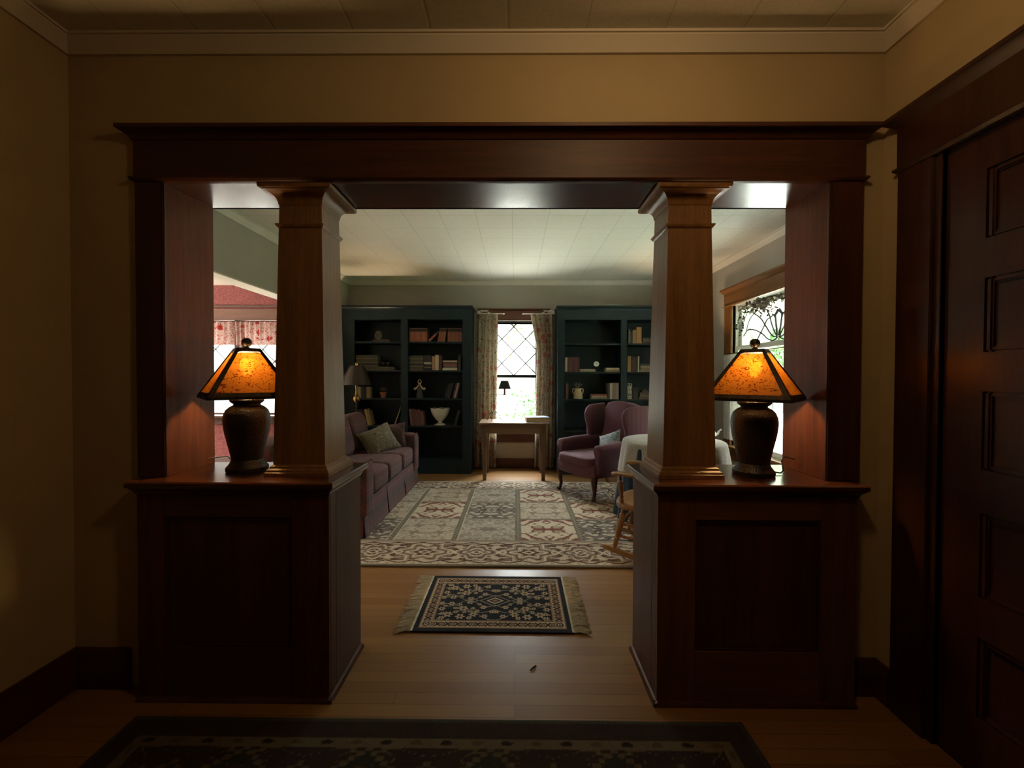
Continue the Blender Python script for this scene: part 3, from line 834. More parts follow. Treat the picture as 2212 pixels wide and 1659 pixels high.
for c in curves:
    p = [wpt(*q) for q in c]
    for mir in (0, 1):
        pts = []
        for q in p:
            y = q.y if not mir else 2 * yc - q.y
            pts.append(Vector((gx + .012, min(max(y, yl), yh), min(max(q.z, zl), zh))))
        # smooth by Catmull-Rom
        sm = []
        for i in range(len(pts) - 1):
            p0, p1, p2, p3 = pts[max(i - 1, 0)], pts[i], pts[i + 1], pts[min(i + 2, len(pts) - 1)]
            for k in range(5):
                u = k / 5
                sm.append(.5 * ((2 * p1) + (p2 - p0) * u + (2 * p0 - 5 * p1 + 4 * p2 - p3) * u * u + (3 * p1 - p0 - 3 * p2 + p3) * u ** 3))
        sm.append(pts[-1])
        for q in sm: q.x = gx + .012
        came(ld, sm, .008)
part(ld, 'leading', M['lead'], t)

# ================================================================== TABLE LAMPS ON THE PEDESTALS
def vlerp(a, b, t): return a + (b - a) * t
def mission_lamp(x, y, rot, label, cordpts, cordmat):
    t = thing('table_lamp', label, 'lamp', (x, y, CAPZ + .0006), 0, 'mission lamps on the pedestals')
    prof = [(.0, 0), (.080, 0), (.083, .006), (.082, .018), (.074, .026), (.066, .038), (.064, .044), (.060, .050), (.062, .058), (.067, .085), (.076, .125), (.086, .170), (.0905, .205), (.0915, .225), (.089, .245), (.081, .266), (.066, .280), (.053, .287), (.051, .292), (.060, .298), (.066, .305), (.066, .311), (.058, .319), (.044, .324), (.0, .325)]
    MB().lathe(prof, 48).build('base', M['hammered'], t)
    MB().lathe([(.0, .3255), (.032, .3255), (.030, .331), (.015, .336), (.010, .345), (.010, .375), (.016, .377), (.016, .415), (0, .416)], 20).build('socket', M['brass'], t)
    MB().lathe([(.0, .4165), (.012, .4165), (.016, .43), (.027, .455), (.028, .468), (.022, .485), (.0, .492)], 20).build('bulb', M['bulb'], t)
    MB().lathe([(.0, .5405), (.008, .5405), (.008, .543), (.013, .545), (.019, .553), (.0205, .562), (.018, .572), (.011, .579), (0, .581)], 24).build('finial', M['bronze'], t)
    sh = bpy.data.objects.new('lamp_shade', None)
    Rz = Matrix.Rotation(rot, 4, 'Z')
    zb, zt, hb, ht = .330, .535, .163, .044
    fr = MB(); pan = MB()
    def corner(i, h, z): sx, sy = ((-1, -1), (1, -1), (1, 1), (-1, 1))[i % 4]; return Vector((sx * h, sy * h, z))
    for i in range(4):
        b0, b1, t0, t1 = corner(i, hb, zb), corner(i + 1, hb, zb), corner(i, ht, zt), corner(i + 1, ht, zt)
        nrm = (b1 - b0).cross(t0 - b0).normalized()
        # mica panel as a thin slab with clipped top corners
        ins = .006
        u = (b1 - b0).normalized()
        e0, e1, f0, f1 = b0 + u * .012, b1 - u * .012, t0, t1
        pl = [vlerp(e0, f0, .06), vlerp(e1, f1, .06), vlerp(e1, f1, .90), vlerp(e0, f0, .90)]
        pl = [p - nrm * .003 for p in pl]
        pan.loft([[Rz @ p for p in pl], [Rz @ (p - nrm * .0015) for p in pl]])
        # bottom band, top band with angled brackets
        bb = [b0, b1, vlerp(b1, t1, .075), vlerp(b0, t0, .075)]
        fr.loft([[Rz @ p for p in bb], [Rz @ (p - nrm * .006) for p in bb]])
        q0, q1 = vlerp(b0, t0, .88), vlerp(b1, t1, .88)
        tb = [q0, vlerp(q0, q1, .22) + (t0 - b0).normalized() * .012, vlerp(q0, q1, .78) + (t0 - b0).normalized() * .012, q1, t1, t0]
        fr.loft([[Rz @ p for p in tb], [Rz @ (p - nrm * .006) for p in tb]])
        # corner post, splayed wide on both adjoining faces
        wv = u * .020
        cp = [b0, b0 + wv, t0 + u * .013, t0]
        fr.loft([[Rz @ p for p in cp], [Rz @ (p - nrm * .006) for p in cp]])
        wv = u * -.020
        cp = [b1 + wv, b1, t1, t1 - u * .013]
        fr.loft([[Rz @ p for p in cp], [Rz @ (p - nrm * .006) for p in cp]])
        fr.box(-hb, hb, -hb, -hb + .006, zb - .012, zb, M=Matrix.Rotation(rot + i * pi / 2, 4, 'Z'))
    # spider across the open top
    fr.box(-ht, ht, -.006, .006, zt - .004, zt, M=Rz).box(-.006, .006, -ht, ht, zt - .004, zt, M=Rz)
    fr.lathe([(.0, zt), (.012, zt), (.012, .540), (0, .5402)], 16)
    so = fr.build('lamp_shade', M['bronze'], t)
    pan.build('mica_panel', M['mica'], so)
    c = MB().tube(cordpts, .0028, 6); part(c, 'cord', cordmat, t)
    b = light('lamp_light', 'POINT', (0, 0, .464), LAMP_W, (1.0, .56, .23), shadow_soft_size=.03)
    b.parent = t
    return t
LAMP_W = 55.0
FLOOR_LAMP_W = 34.0
c0 = at_z(1690, 1020, CAPZ)
lx, ly = 1.021, 1.85
mission_lamp(lx, ly, radians(-42), 'hammered dark lamp with glowing amber shade on the right pedestal, by the leaded window',
             [(lx + .075, ly + .01, CAPZ + .012), (lx + .115, ly + .0, CAPZ + .006), (lx + .14, ly + .02, CAPZ + .012), (lx + .15, ly + .05, CAPZ + .05), (lx + .17, ly + .06, CAPZ + .065), (JX1 - .004, ly + .085, CAPZ + .05)], M['rubber'])
lx, ly = -1.180, 1.88
mission_lamp(lx, ly, radians(42), 'hammered dark lamp with glowing amber shade on the left pedestal, before the dining room window',
             [(lx - .07, ly + .02, CAPZ + .02), (lx - .10, ly + .05, CAPZ + .03), (lx - .14, ly + .08, CAPZ + .045), (lx - .19, ly + .09, CAPZ + .04), (JX0 + .004, ly + .10, CAPZ + .03)], M['pale_cord'])

# ================================================================== RUGS
def rug(name, label, x0, x1, y0, y1, z, step, fn, mat, th=.010, rz=0.0, cx_=None, cy_=None):
    nx, ny = int(round((x1 - x0) / step)), int(round((y1 - y0) / step))
    cxr, cyr = (x0 + x1) / 2, (y0 + y1) / 2
    xs = np.linspace(x0 - cxr, x1 - cxr, nx + 1); ys = np.linspace(y0 - cyr, y1 - cyr, ny + 1)
    Xg, Yg = np.meshgrid(xs, ys)
    col = fn(Xg, Yg)
    top = np.stack([Xg, Yg, np.full_like(Xg, th)], -1).reshape(-1, 3)
    n1 = nx + 1
    ii, jj = np.meshgrid(np.arange(ny), np.arange(nx), indexing='ij')
    a = (ii * n1 + jj).ravel()
    quads = np.stack([a, a + 1, a + 1 + n1, a + n1], 1)
    # skirt down to the floor
    edge = list(range(0, n1)) + [i * n1 + nx for i in range(1, ny + 1)] + [ny * n1 + j for j in range(nx - 1, -1, -1)] + [i * n1 for i in range(ny - 1, 0, -1)]
    base = len(top)
    bot = top[edge].copy(); bot[:, 2] = 0
    k = len(edge)
    sq = np.array([[edge[i], base + i, base + (i + 1) % k, edge[(i + 1) % k]] for i in range(k)])
    V = np.vstack([top, bot]); Fq = np.vstack([quads, sq])
    me = bpy.data.meshes.new(name)
    me.vertices.add(len(V)); me.vertices.foreach_set('co', V.astype(np.float32).ravel())
    me.loops.add(len(Fq) * 4); me.loops.foreach_set('vertex_index', Fq.astype(np.int32).ravel())
    me.polygons.add(len(Fq)); me.polygons.foreach_set('loop_start', np.arange(0, len(Fq) * 4, 4, dtype=np.int32))
    me.update(calc_edges=True); me.validate()
    ca = me.color_attributes.new('Col', 'FLOAT_COLOR', 'POINT')
    cc = np.ones((len(V), 4), np.float32); cc[:len(top), :3] = col.reshape(-1, 3); cc[len(top):, :3] = col.reshape(-1, 3)[edge] * .7
    ca.data.foreach_set('color', cc.ravel())
    me.materials.append(mat)
    o = bpy.data.objects.new(name, me); C.objects.link(o)
    o.location = (cxr, cyr, z); o.rotation_euler = (0, 0, rz)
    return tag(o, label, 'rug')

def paintc(col, mask, c): col[mask] = c
def orn(u, v, k, seed):
    """mirror-symmetric arabesque field in [-1,1]^2; returns (line value, blossom value)"""
    r = np.random.RandomState(seed); au, av = np.abs(u), np.abs(v)
    a = np.zeros_like(u); b = np.zeros_like(u)
    for i in range(4):
        f1, f2, p1, p2 = r.uniform(2.5, 6) * k, r.uniform(2.5, 6) * k, r.uniform(0, 6.28), r.uniform(0, 6.28)
        a += np.sin(f1 * au + 1.6 * np.sin(f2 * av + p2) + p1)
        b += np.cos(f2 * 1.2 * av + 1.4 * np.cos(f1 * 1.1 * au + p1) + p2)
    return a / 2, b / 2
TAUPE, SAND, BROWN, RED, OLIVE, CREAMC, GREYT = (.36, .275, .19), (.56, .455, .335), (.115, .056, .035), (.23, .085, .058), (.19, .17, .12), (.64, .53, .385), (.22, .175, .145)
RX0, RX1, RYF, RYK = -1.92, 1.45, 2.89, 5.27
def parlor_rug(X, Y):
    wx, wy = X + (RX0 + RX1) / 2, Y + (RYF + RYK) / 2
    col = np.empty(X.shape + (3,), np.float32); col[:] = SAND
    g = np.random.RandomState(3)
    xl, xr, yf, yk = -1.485, 1.03, 3.345, 4.905
    inner = (wx > xl) & (wx < xr) & (wy > yf) & (wy < yk)
    # border: brown ground with sand medallions repeating
    dx_ = np.minimum(wx - RX0, RX1 - wx); dy_ = np.minimum((wy - RYF), (RYK - wy) * 1.17)
    horiz = dy_ * 1.0 < dx_
    along = np.where(horiz, wx, wy); across = np.where(horiz, dy_, dx_) / .44
    bord = ~inner
    band = bord & (across > .20) & (across < .86)
    per = .76
    u = ((along / per + .37) % 1.0) * 2 - 1; v = (across - .53) / .33
    a, b = orn(u * 1.05, v * .8, .9, 11)
    paintc(col, bord, SAND)
    paintc(col, band, BROWN)
    U1, U2 = np.abs(u) * per / 2, (1 - np.abs(u)) * per / 2; VV = v * .145
    a2, b2 = orn(u * 1.0, v * .8, 2.1, 15)
    paintc(col, band & (np.abs(a) < .24), SAND); paintc(col, band & (b2 > .8), (.30, .23, .155)); paintc(col, band & (np.abs(a2) < .08), TAUPE)
    for (UU, R0, lob, fill) in ((U1, .155, 6, TAUPE), (U2, .115, 5, (.27, .205, .145))):
        rad, ang = np.sqrt(UU ** 2 + (VV * 1.05) ** 2), np.arctan2(VV, UU)
        f = rad / (R0 * (1 + .20 * np.cos(lob * ang) + .09 * np.cos(2 * ang)))
        paintc(col, band & (f < 1.12), CREAMC); paintc(col, band & (f < 1.0), fill)
        paintc(col, band & (np.abs(f - .80) < .05), BROWN); paintc(col, band & (np.abs(f - .56 - .08 * np.cos(8 * ang)) < .06), CREAMC)
        paintc(col, band & (f < .40), BROWN); dia = UU / .034 + np.abs(VV) / .022; paintc(col, band & (dia < 1.6), CREAMC); paintc(col, band & (dia < .8), BROWN)
    q4 = np.minimum(np.abs(np.abs(u) - .5) * per / 2, 9); bud = np.sqrt(q4 ** 2 / .03 ** 2 + (VV / .028) ** 2); paintc(col, band & (bud < 1), CREAMC); paintc(col, band & (bud < .5), (.30, .22, .15))
    wav = np.sin(along * 2 * np.pi / .19)
    paintc(col, bord & (np.abs(across - (.16 + .035 * wav)) < .020), BROWN); paintc(col, bord & (np.abs(across - (.90 + .03 * wav)) < .022), BROWN)
    paintc(col, bord & (across > .955), TAUPE); paintc(col, bord & (across < .06), (.15, .125, .085))
    dots = np.sin(along * 2 * np.pi / .06) > .3
    paintc(col, bord & (across > .08) & (across < .12) & dots, TAUPE)
    # field of square panels
    pw, ph = (xr - xl) / 5, (yk - yf) / 3
    ci = np.clip(((wx - xl) / pw).astype(int), 0, 4); ri = np.clip(((wy - yf) / ph).astype(int), 0, 2)
    u = ((wx - xl) / pw - ci) * 2 - 1; v = ((wy - yf) / ph - ri) * 2 - 1
    kind = np.array([[3, 0, 1, 2, 3], [0, 2, 3, 0, 2], [1, 0, 1, 2, 3]])[ri, ci]
    for kd, (bg, ln, bl, seed, kk) in enumerate([(SAND, (.29, .235, .16), (.60, .50, .38), 21, 2.0), ((.50, .42, .33), (.24, .20, .15), (.39, .32, .22), 35, 2.2), (CREAMC, RED, (.36, .29, .19), 42, 1.5), (GREYT, (.11, .09, .07), (.52, .44, .35), 53, 2.0)]):
        mk = inner & (kind == kd); a, b = orn(u, v, kk, seed); c, d2 = orn(u, v, kk * 1.7, seed + 1)
        paintc(col, mk, bg)
        paintc(col, mk & (b > .62), bl); paintc(col, mk & (c > 1.05), tuple(x * .72 for x in bg))
        paintc(col, mk & (np.abs(a) < (.13 if kd < 2 else .22)), ln); paintc(col, mk & (np.abs(b - .62) < .07), ln)
        if kd == 2:
            d = np.abs(u) * .95 + np.abs(v); wob = .06 * np.sin(9 * np.abs(u)) 
            paintc(col, mk & (np.abs(d - 1.15 + wob) < .075) & (np.abs(v) > .12), RED); paintc(col, mk & (np.abs(v) < .07) & (np.abs(u) < .5), (.22, .06, .04))
            paintc(col, mk & (d > 1.5) & (d2 > -.3), RED)
            cs = np.abs(np.abs(u) - .78) < .2; paintc(col, mk & cs & (np.abs(v) < .34) & (np.abs(v) < .45 - np.abs(np.abs(u) - .78)), CREAMC)
            paintc(col, mk & (np.sqrt((np.abs(u) - .42) ** 2 + (np.abs(v) - .5) ** 2) < .13), CREAMC); paintc(col, mk & (np.sqrt((np.abs(u) - .42) ** 2 + (np.abs(v) - .5) ** 2) < .06), (.26, .18, .09))
        if kd == 3: paintc(col, mk & (d2 < -1.0), CREAMC)
        if kd < 2: paintc(col, mk & (np.abs(d2) < .10), tuple(x * 1.3 for x in ln))
        paintc(col, mk & ((np.abs(u) > .93) | (np.abs(v) > .93)), ln if kd == 2 else TAUPE)
    # dividing strips
    ex, ey = 1 - np.abs(u), 1 - np.abs(v)
    st = inner & ((ex < .10) | (ey < .055)); paintc(col, st, (.255, .215, .155))
    paintc(col, inner & (ex < .10) & (ex > .02) & (np.sin(wy * 2 * np.pi / .052) * np.sin(wx * 130) > .15), (.12, .095, .065))
    paintc(col, inner & (np.abs(ex - .10) < .012), CREAMC)
    nz = g.rand(*X.shape)[..., None] * .22 + .89
    return col * nz
rug('area_rug', 'large sand and brown oriental rug with square panels on the parlor floor', RX0, RX1, RYF, RYK, 0.0005, .0085, parlor_rug, M['rug'], .011)
RUGZ = .0118

NAVY, NV2, CRM, ROSE, DKRED = (.016, .019, .026), (.03, .016, .016), (.47, .375, .25), (.28, .17, .11), (.045, .014, .012)
def small_rug(X, Y):
    hx, hy = .41, .30
    col = np.empty(X.shape + (3,), np.float32); col[:] = NAVY
    dx_, dy_ = hx - np.abs(X), hy - np.abs(Y); d = np.minimum(dx_, dy_)
    d = np.where(dx_ < dy_, dx_ - .0, dy_ - .0)
    b0, b1, b2, b3 = .028, .037, .088, .098
    paintc(col, (d > b0), ROSE); paintc(col, (d > b1) & (d < b2), CRM)
    horiz = dy_ < dx_
    along = np.where(horiz, X, Y); acr = (d - (b1 + b2) / 2) / ((b2 - b1) / 2)
    ph = along / .052; u = (ph % 1) * 2 - 1
    inb = (d > b1) & (d < b2)
    xx = (np.abs(np.abs(u) - np.abs(acr) * .75) < .24) & (np.abs(acr) < .8); paintc(col, inb & xx, NV2)
    paintc(col, inb & (np.sqrt((1 - np.abs(u)) ** 2 + (acr * .8) ** 2) < .34), ROSE)
    paintc(col, inb & (np.abs(np.sqrt((1 - np.abs(u)) ** 2 + (acr * .8) ** 2) - .42) < .08), DKRED)
    cor = (np.abs(X) > hx - .095) & (np.abs(Y) > hy - .095) & (d > b1)
    cr = np.sqrt((np.abs(X) - (hx - .0625)) ** 2 + (np.abs(Y) - (hy - .0625)) ** 2); paintc(col, cor & (cr < .026), CRM); paintc(col, cor & (np.abs(cr - .016) < .004), NV2); paintc(col, cor & (cr < .006), NV2)
    fld = d > b3
    paintc(col, fld, NAVY)
    fx, fy = hx - b3, hy - b3; u, v = X / fx, Y / fy; au, av = np.abs(u), np.abs(v)
    r = np.random.RandomState(5)
    # curling vines
    for (A, f, p, off) in ((.22, 5.2, .3, .40), (.25, 6.5, 1.4, .72), (.16, 9, .4, .16)):
        line = np.abs(av - off - A * np.sin(f * au + p)); paintc(col, fld & (line < .022), (.19, .165, .13))
    for (cx0, cy0, rr) in ((.55, .42, .085), (.80, .72, .085), (.36, .72, .075), (.78, .18, .065), (.20, .36, .06), (.58, .82, .085), (.93, .45, .065), (.45, .10, .065), (.16, .80, .06), (.67, .60, .05), (.30, .55, .05), (.90, .90, .06), (.04, .58, .05), (.62, .22, .04), (.95, .15, .05), (.42, .88, .05), (.70, .40, .04), (.90, .68, .05), (.28, .20, .04), (.52, .60, .04), (.38, .42, .045), (.88, .30, .04)):
        ddx, ddy = (au - cx0) * fx / fy, av - cy0; rad = np.sqrt(ddx ** 2 + ddy ** 2); ang = np.arctan2(ddy, ddx)
        pet = rr * 1.25 * (1 + .28 * np.cos(6 * ang))
        paintc(col, fld & (rad < pet), CRM); paintc(col, fld & (rad < pet * .55), ROSE); paintc(col, fld & (rad < rr * .3), DKRED)
    sp = orn(u, v, 3.0, 8)[0]; paintc(col, fld & (sp > 1.15) & (col[..., 0] < .05), (.23, .18, .13))
    # central diamond medallion
    dm = au * fx / fy / .42 + av / .30; paintc(col, fld & (np.abs(dm - 1) < .10), (.20, .17, .14)); paintc(col, fld & (np.abs(dm - .5) < .1), CRM); paintc(col, fld & (dm < .22), ROSE)
    paintc(col, fld & (np.abs(np.abs(u) - .42) * fx / fy / .2 + av / .13 < 1) & (np.abs(np.abs(u) - .42) * fx / fy / .2 + av / .13 > .72), (.22, .19, .15))
    return col * (r.rand(*X.shape)[..., None] * .3 + .85)
so = rug('accent_rug', 'small navy floral rug with fringed ends on bare floor in the colonnade', -.5275, .3005, 2.146, 2.752, .0005, .0032, small_rug, M['rug'], .008, radians(-.3))
for sgn in (-1, 1):
    fm = MB(); rr = random.Random(40 + sgn)
    for i in range(150):
        y = -.298 + .596 * i / 149
        L = .085 + rr.uniform(-.015, .012); dy = rr.gauss(0, .010) + (-.012 if y < -.24 else 0)
        pts = [(sgn * .412, y, .006), (sgn * (.412 + L * .4), y + dy * .3, .009 + rr.uniform(0, .004)), (sgn * (.412 + L * .8), y + dy * .8, .006), (sgn * (.412 + L), y + dy * 1.4 + rr.gauss(0, .006), .003)]
        fm.tube(pts, [.0026, .0028, .0022, .0012], 5)
    fm.box(sgn * .405, sgn * .418, -.300, .300, .0006, .0085)
    f = fm.build('fringe', M['fringe'], so); f['label'] = 'cream knotted fringe'

def hall_rug(X, Y):
    hx, hy = 1.135, 1.35
    col = np.empty(X.shape + (3,), np.float32); col[:] = (.055, .036, .032)
    dx_, dy_ = hx - np.abs(X), hy - np.abs(Y); d = np.minimum(dx_, dy_); horiz = dy_ < dx_
    along = np.where(horiz, X, Y)
    paintc(col, d < .016, (.085, .085, .060))
    g1 = (d > .085) & (d < .125); paintc(col, g1, (.19, .15, .095))
    u = (along / .105) % 1; kk = np.floor(along / .105).astype(int) % 2
    blob = np.sqrt(((u - .5) * .105 / .022) ** 2 + ((d - .105) / .009) ** 2)
    paintc(col, g1 & (blob < 1) & (kk == 0), (.035, .02, .018)); paintc(col, g1 & (blob < 1) & (kk == 1), (.14, .09, .05))
    paintc(col, (d > .125) & (d < .130), (.02, .015, .012))
    mn = (d > .13) & (d < .36); paintc(col, mn, (.052, .030, .026))
    per = .42; q = ((along / per) % 1) * 2 - 1; acr = (d - .245) / .115
    stq = np.round(np.abs(q) * 9) / 9; sta = np.round(np.abs(acr) * 6) / 6; dm = stq * 1.5 + sta
    paintc(col, mn & (np.abs(dm - .95) < .07), (.15, .115, .07)); paintc(col, mn & (dm < .85), (.040, .040, .032)); paintc(col, mn & (dm < .45), (.09, .05, .03)); paintc(col, mn & (dm < .2), (.16, .125, .08))
    dm2 = (1 - stq) * 1.5 + sta; paintc(col, mn & (np.abs(dm2 - .55) < .06), (.13, .10, .06)); paintc(col, mn & (dm2 < .38), (.03, .04, .035))
    a, b = orn(q, acr, 1.6, 9); paintc(col, mn & (np.abs(a) < .08), (.16, .12, .07))
    g2 = (d > .36) & (d < .40); paintc(col, g2, (.24, .19, .12)); paintc(col, g2 & (blob < 1.2), (.05, .03, .02))
    fl = d > .40; paintc(col, fl, (.085, .025, .02)); a, b = orn(X, Y, 2.2, 4); paintc(col, fl & (np.abs(a) < .12), (.20, .15, .09)); paintc(col, fl & (b > 1), (.03, .035, .04))
    return col * (np.random.RandomState(2).rand(*X.shape)[..., None] * .2 + .58)
rug('hall_rug', 'dark geometric oriental rug on the hall floor before the colonnade', -1.425, .845, -1.11, 1.59, .0005, .0065, hall_rug, M['rug'], .009)

tw = at_z(1152, 1444, .003)
tag(MB().tube([(-.013, -.012, 0), (0, .001, .002), (.012, .016, 0)], [.003, .0042, .003], 8).build('twig', M['bark']), 'tiny dark twig lying on bare maple boards in the opening', 'twig').location = (tw.x, tw.y, .0045)

# ================================================================== BOOKCASES
YBF = 5.72
def bookcase(x0, x1, stiles, shelves, label):
    """stiles: list of (a, b) face stiles; shelves: z of shelf tops"""
    t = thing('bookcase', label, 'bookcase', ((x0 + x1) / 2, YB - .002, 0), 0, 'teal built-in bookcases')
    yb = YB - .002
    cm = MB().box(x0, x0 + .022, YBF + .02, yb, .0, 2.18).box(x1 - .022, x1, YBF + .02, yb, 0, 2.18)
    for a, b in stiles[1:-1]: cm.box((a + b) / 2 - .012, (a + b) / 2 + .012, YBF + .02, yb - .01, .2, 2.06)
    cm.box(x0 + .022, x1 - .022, YBF + .02, yb, 2.06, 2.18)
    part(cm, 'carcass', M['teal'], t)
    part(MB().box(x0 + .022, x1 - .022, yb - .012, yb - .001, .1, 2.0598), 'back_panel', M['teal'], t)
    fm = MB()
    for a, b in stiles: fm.box(a, b, YBF, YBF + .0198, .19, 2.055, .002)
    fm.box(x0, x1, YBF, YBF + .0198, 2.055, 2.19, .002)
    part(fm, 'face_frame', M['teal'], t)
    part(MB().mold(x0, x1, YBF, yb, [(0, 2.181), (.003, 2.195), (.010, 2.208), (.020, 2.216), (.020, 2.232), (.014, 2.240)], (0 if x0 < 0 else 1, 1 if x0 < 0 else 0, 1, 0)), 'crown', M['teal'], t)
    part(MB().box(x0, x1, YBF - .012, YBF + .0198, 0, .155).box(x0, x1, YBF - .004, YBF + .0198, .155, .19), 'plinth', M['teal'], t)
    for (a, b), (c, d) in zip(stiles, stiles[1:]):
        for z in shelves + [.19]:
            part(MB().box((a + b) / 2 + .0125 if (a, b) != stiles[0] else x0 + .0225, (c + d) / 2 - .0125 if (c, d) != stiles[-1] else x1 - .0225, YBF + .0205, yb - .0125, z - .022, z, .002), 'shelf', M['teal'], t)
    return t
LS = [1.762, 1.380, 1.005, .637]
RS = [1.746, 1.366, 1.003, .585]
bookcase(-2.335, -.592, [(-2.335, -2.150), (-1.530, -1.436), (-.710, -.592)], LS, 'dark teal bookcase behind the plaid sofa and floor lamp')
bookcase(.558, 2.42, [(.558, .650), (1.393, 1.473), (2.28, 2.42)], RS, 'dark teal bookcase behind the burgundy wing chair')

YS = YBF + .03            # where the spines stand
def book(x, z, w, h, d, col, style, label, group, lean=0.0, y=None, flat=False):
    """upright book whose lower left corner (or pivot) is at x; lean in radians, positive tips to the right"""
    y = YS if y is None else y
    mb = MB(); pg = MB()
    t_ = .003
    if flat:      # lying, spine to the room: w along x, h up
        mb.box(0, w, 0, d, 0, t_).box(0, w, 0, d, h - t_, h).box(0, w, 0, t_, t_, h - t_)
        pg.box(.003, w - .003, t_, d - .004, t_, h - t_)
    else:
        mb.box(0, t_, 0, d, 0, h).box(w - t_, w, 0, d, 0, h).box(t_, w - t_, 0, t_, 0, h)
        pg.box(t_, w - t_, t_, d - .004, .004, h - .004)
    o = mb.build('book', book_mat(col, style))
    p = pg.build('pages', M['pages'], o)
    o.location = (x, y, z + .0006 + (w * sin(lean) if lean > 0 else 0)); o.rotation_euler = (0, lean, 0)
    tag(o, label, 'book', group)
    return o
ORD = ['first', 'second', 'third', 'fourth', 'fifth', 'sixth', 'seventh', 'eighth', 'ninth', 'tenth', 'eleventh', 'twelfth']
def px2x(px, Y=YS): return at(px, 800, Y).x
def row(p0, p1, n, z, h, cols, style, desc, group, where, lean=0.0, jit=.004, d=.14, seed=0):
    rr = random.Random(seed + n * 31 + int(p0)); x0, x1 = px2x(p0), px2x(p1)
    ww = [1 + rr.uniform(-.15, .15) for _ in range(n)]; s = sum(ww); x = x0
    for i in range(n):
        wd = ww[i] / s * (x1 - x0); c = cols[i % len(cols)]; hh = h + rr.uniform(-jit, jit)
        W = wd * .97 * cos(lean)
        ds = desc[i % len(desc)] if isinstance(desc, list) else desc
        lb = f'{ds}, {ORD[i]} from the left in {where}' if n > 1 else f'{ds}, {where}'
        book(x, z, W, hh, d, c, style, lb, group, lean)
        x += wd
def stack(p0, p1, z, hs, cols, styles, descs, group, where, d=.15):
    x0, x1 = px2x(p0), px2x(p1); zz = z
    for i, (h, c, ds) in enumerate(zip(hs, cols, descs)):
        k = .004 * ((i * 7) % 4)
        pos = 'alone' if len(hs) == 1 else ('at the bottom' if i == 0 else 'on top' if i == len(hs) - 1 else ORD[i] + ' from the bottom')
        book(x0 + k, zz, (x1 - x0) - k * 1.5, h, d, c, styles, f'{ds} lying flat {pos} {where}', group, flat=True)
        zz += h + .0008
    return zz

RUST, RUST2 = (.235, .080, .045), (.27, .105, .06)
DGRN, DKGRN, MAR, CRMB, YEL, GRYB, BLKB = (.050, .055, .035), (.020, .028, .026), (.10, .032, .030), (.46, .39, .27), (.38, .26, .09), (.11, .10, .09), (.018, .016, .016)
# --- left bookcase, bay behind the lamp
g = 'books in the sofa bookcase'
x0 = px2x(803)
book(px2x(806), LS[0], .215, .028, .15, (.085, .055, .045), 'plain', 'flat brown book under the pine cone on the top shelf', g, flat=True)
def pinecone(x, y, z, label):
    t = thing('pine_cone', label, 'pine cone', (x, y, z), 0)
    core = MB().lathe([(0, 0), (.018, .004), (.030, .025), (.031, .05), (.024, .08), (.012, .105), (0, .118)], 16); core.build('core', M['dry'], t)
    sc_ = MB(); k = 0
    for i in range(11):
        zz = .008 + i * .0098; r = .033 * sin(pi * min(1, .18 + .78 * i / 11)) + .004
        for j in range(9):
            a = 2 * pi * (j / 9 + .5 * (i % 2) / 9 + .1 * i)
            Mx = Matrix.Translation((r * cos(a), r * sin(a), zz)) @ Matrix.Rotation(a, 4, 'Z') @ Matrix.Rotation(-.5, 4, 'Y')
            sc_.prism([(0, -.006), (.012, -.007), (.016, 0), (.012, .007), (0, .006)], 'z', 0, .003, M=Mx)
    sc_.build('scales', M['dry_pale'], t)
pinecone(at(817, 730, YS + .06).x, YS + .06, LS[0] + .0292, 'brown pine cone ornament resting on a flat book, top shelf')
row(769, 816, 8, LS[1], .200, [(.065, .060, .035), (.058, .055, .034)], 'gilt', 'green and gilt banded volume', g, 'the tall set behind the lampshade', jit=.001)
book(px2x(816.5), LS[1], .105, .045, .14, (.058, .055, .034), 'gilt', 'short green banded book lying flat beside the tall gilt set', g, flat=True)
book(px2x(834), LS[1], .10, .045, .14, (.058, .055, .034), 'gilt', 'short green banded book lying flat under the right dark cup', g, flat=True)
for px, wd in ((827, 'left'), (838.5, 'right')):
    c_ = at(px, 780, YS + .06)
    o = MB().lathe([(0, 0), (.018, .0), (.016, .006), (.012, .012), (.026, .03), (.031, .05), (.027, .062), (.024, .062), (.024, .052), (0, .03)], 20).build('cup', M['bronze'])
    o.location = (c_.x, YS + .06, LS[1] + .0462); tag(o, f'small dark cup on flat green book, the {wd} one of the pair', 'cup', 'dark cups on the second shelf')
row(773, 798, 4, LS[2], .150, [CRMB, (.06, .075, .06), (.03, .028, .025), (.34, .26, .13)], 'plain', ['cream thin book', 'grey-green book', 'near-black book', 'tan thin book'], g, 'the group behind the lamp post')
# clay pot with dried plant
px_ = at(827.5, 850, YS + .05).x
t = thing('flower_pot', 'small terracotta pot with dried brown plant on the third shelf', 'plant pot', (px_, YS + .06, LS[2] + .0006))
MB().lathe([(0, 0), (.030, 0), (.042, .062), (.047, .062), (.047, .078), (.041, .078), (.039, .066), (0, .060)], 24).build('pot', M['terracotta'], t)
pm = MB(); rr = random.Random(3)
for i in range(90):
    a, el, r = rr.uniform(0, 6.28), rr.uniform(.1, 1.4), rr.uniform(.02, .058)
    c_ = Vector((r * cos(a) * cos(el), r * sin(a) * cos(el), .085 + 1.0 * r * sin(el) + rr.uniform(0, .015)))
    Mx = Matrix.Translation(c_) @ Matrix.Rotation(a, 4, 'Z') @ Matrix.Rotation(rr.uniform(-1, 1), 4, 'X') @ Matrix.Rotation(rr.uniform(-1, 1), 4, 'Y')
    pm.prism([(-.010, 0), (0, .006), (.012, 0), (0, -.006)], 'z', -.001, .001, M=Mx)
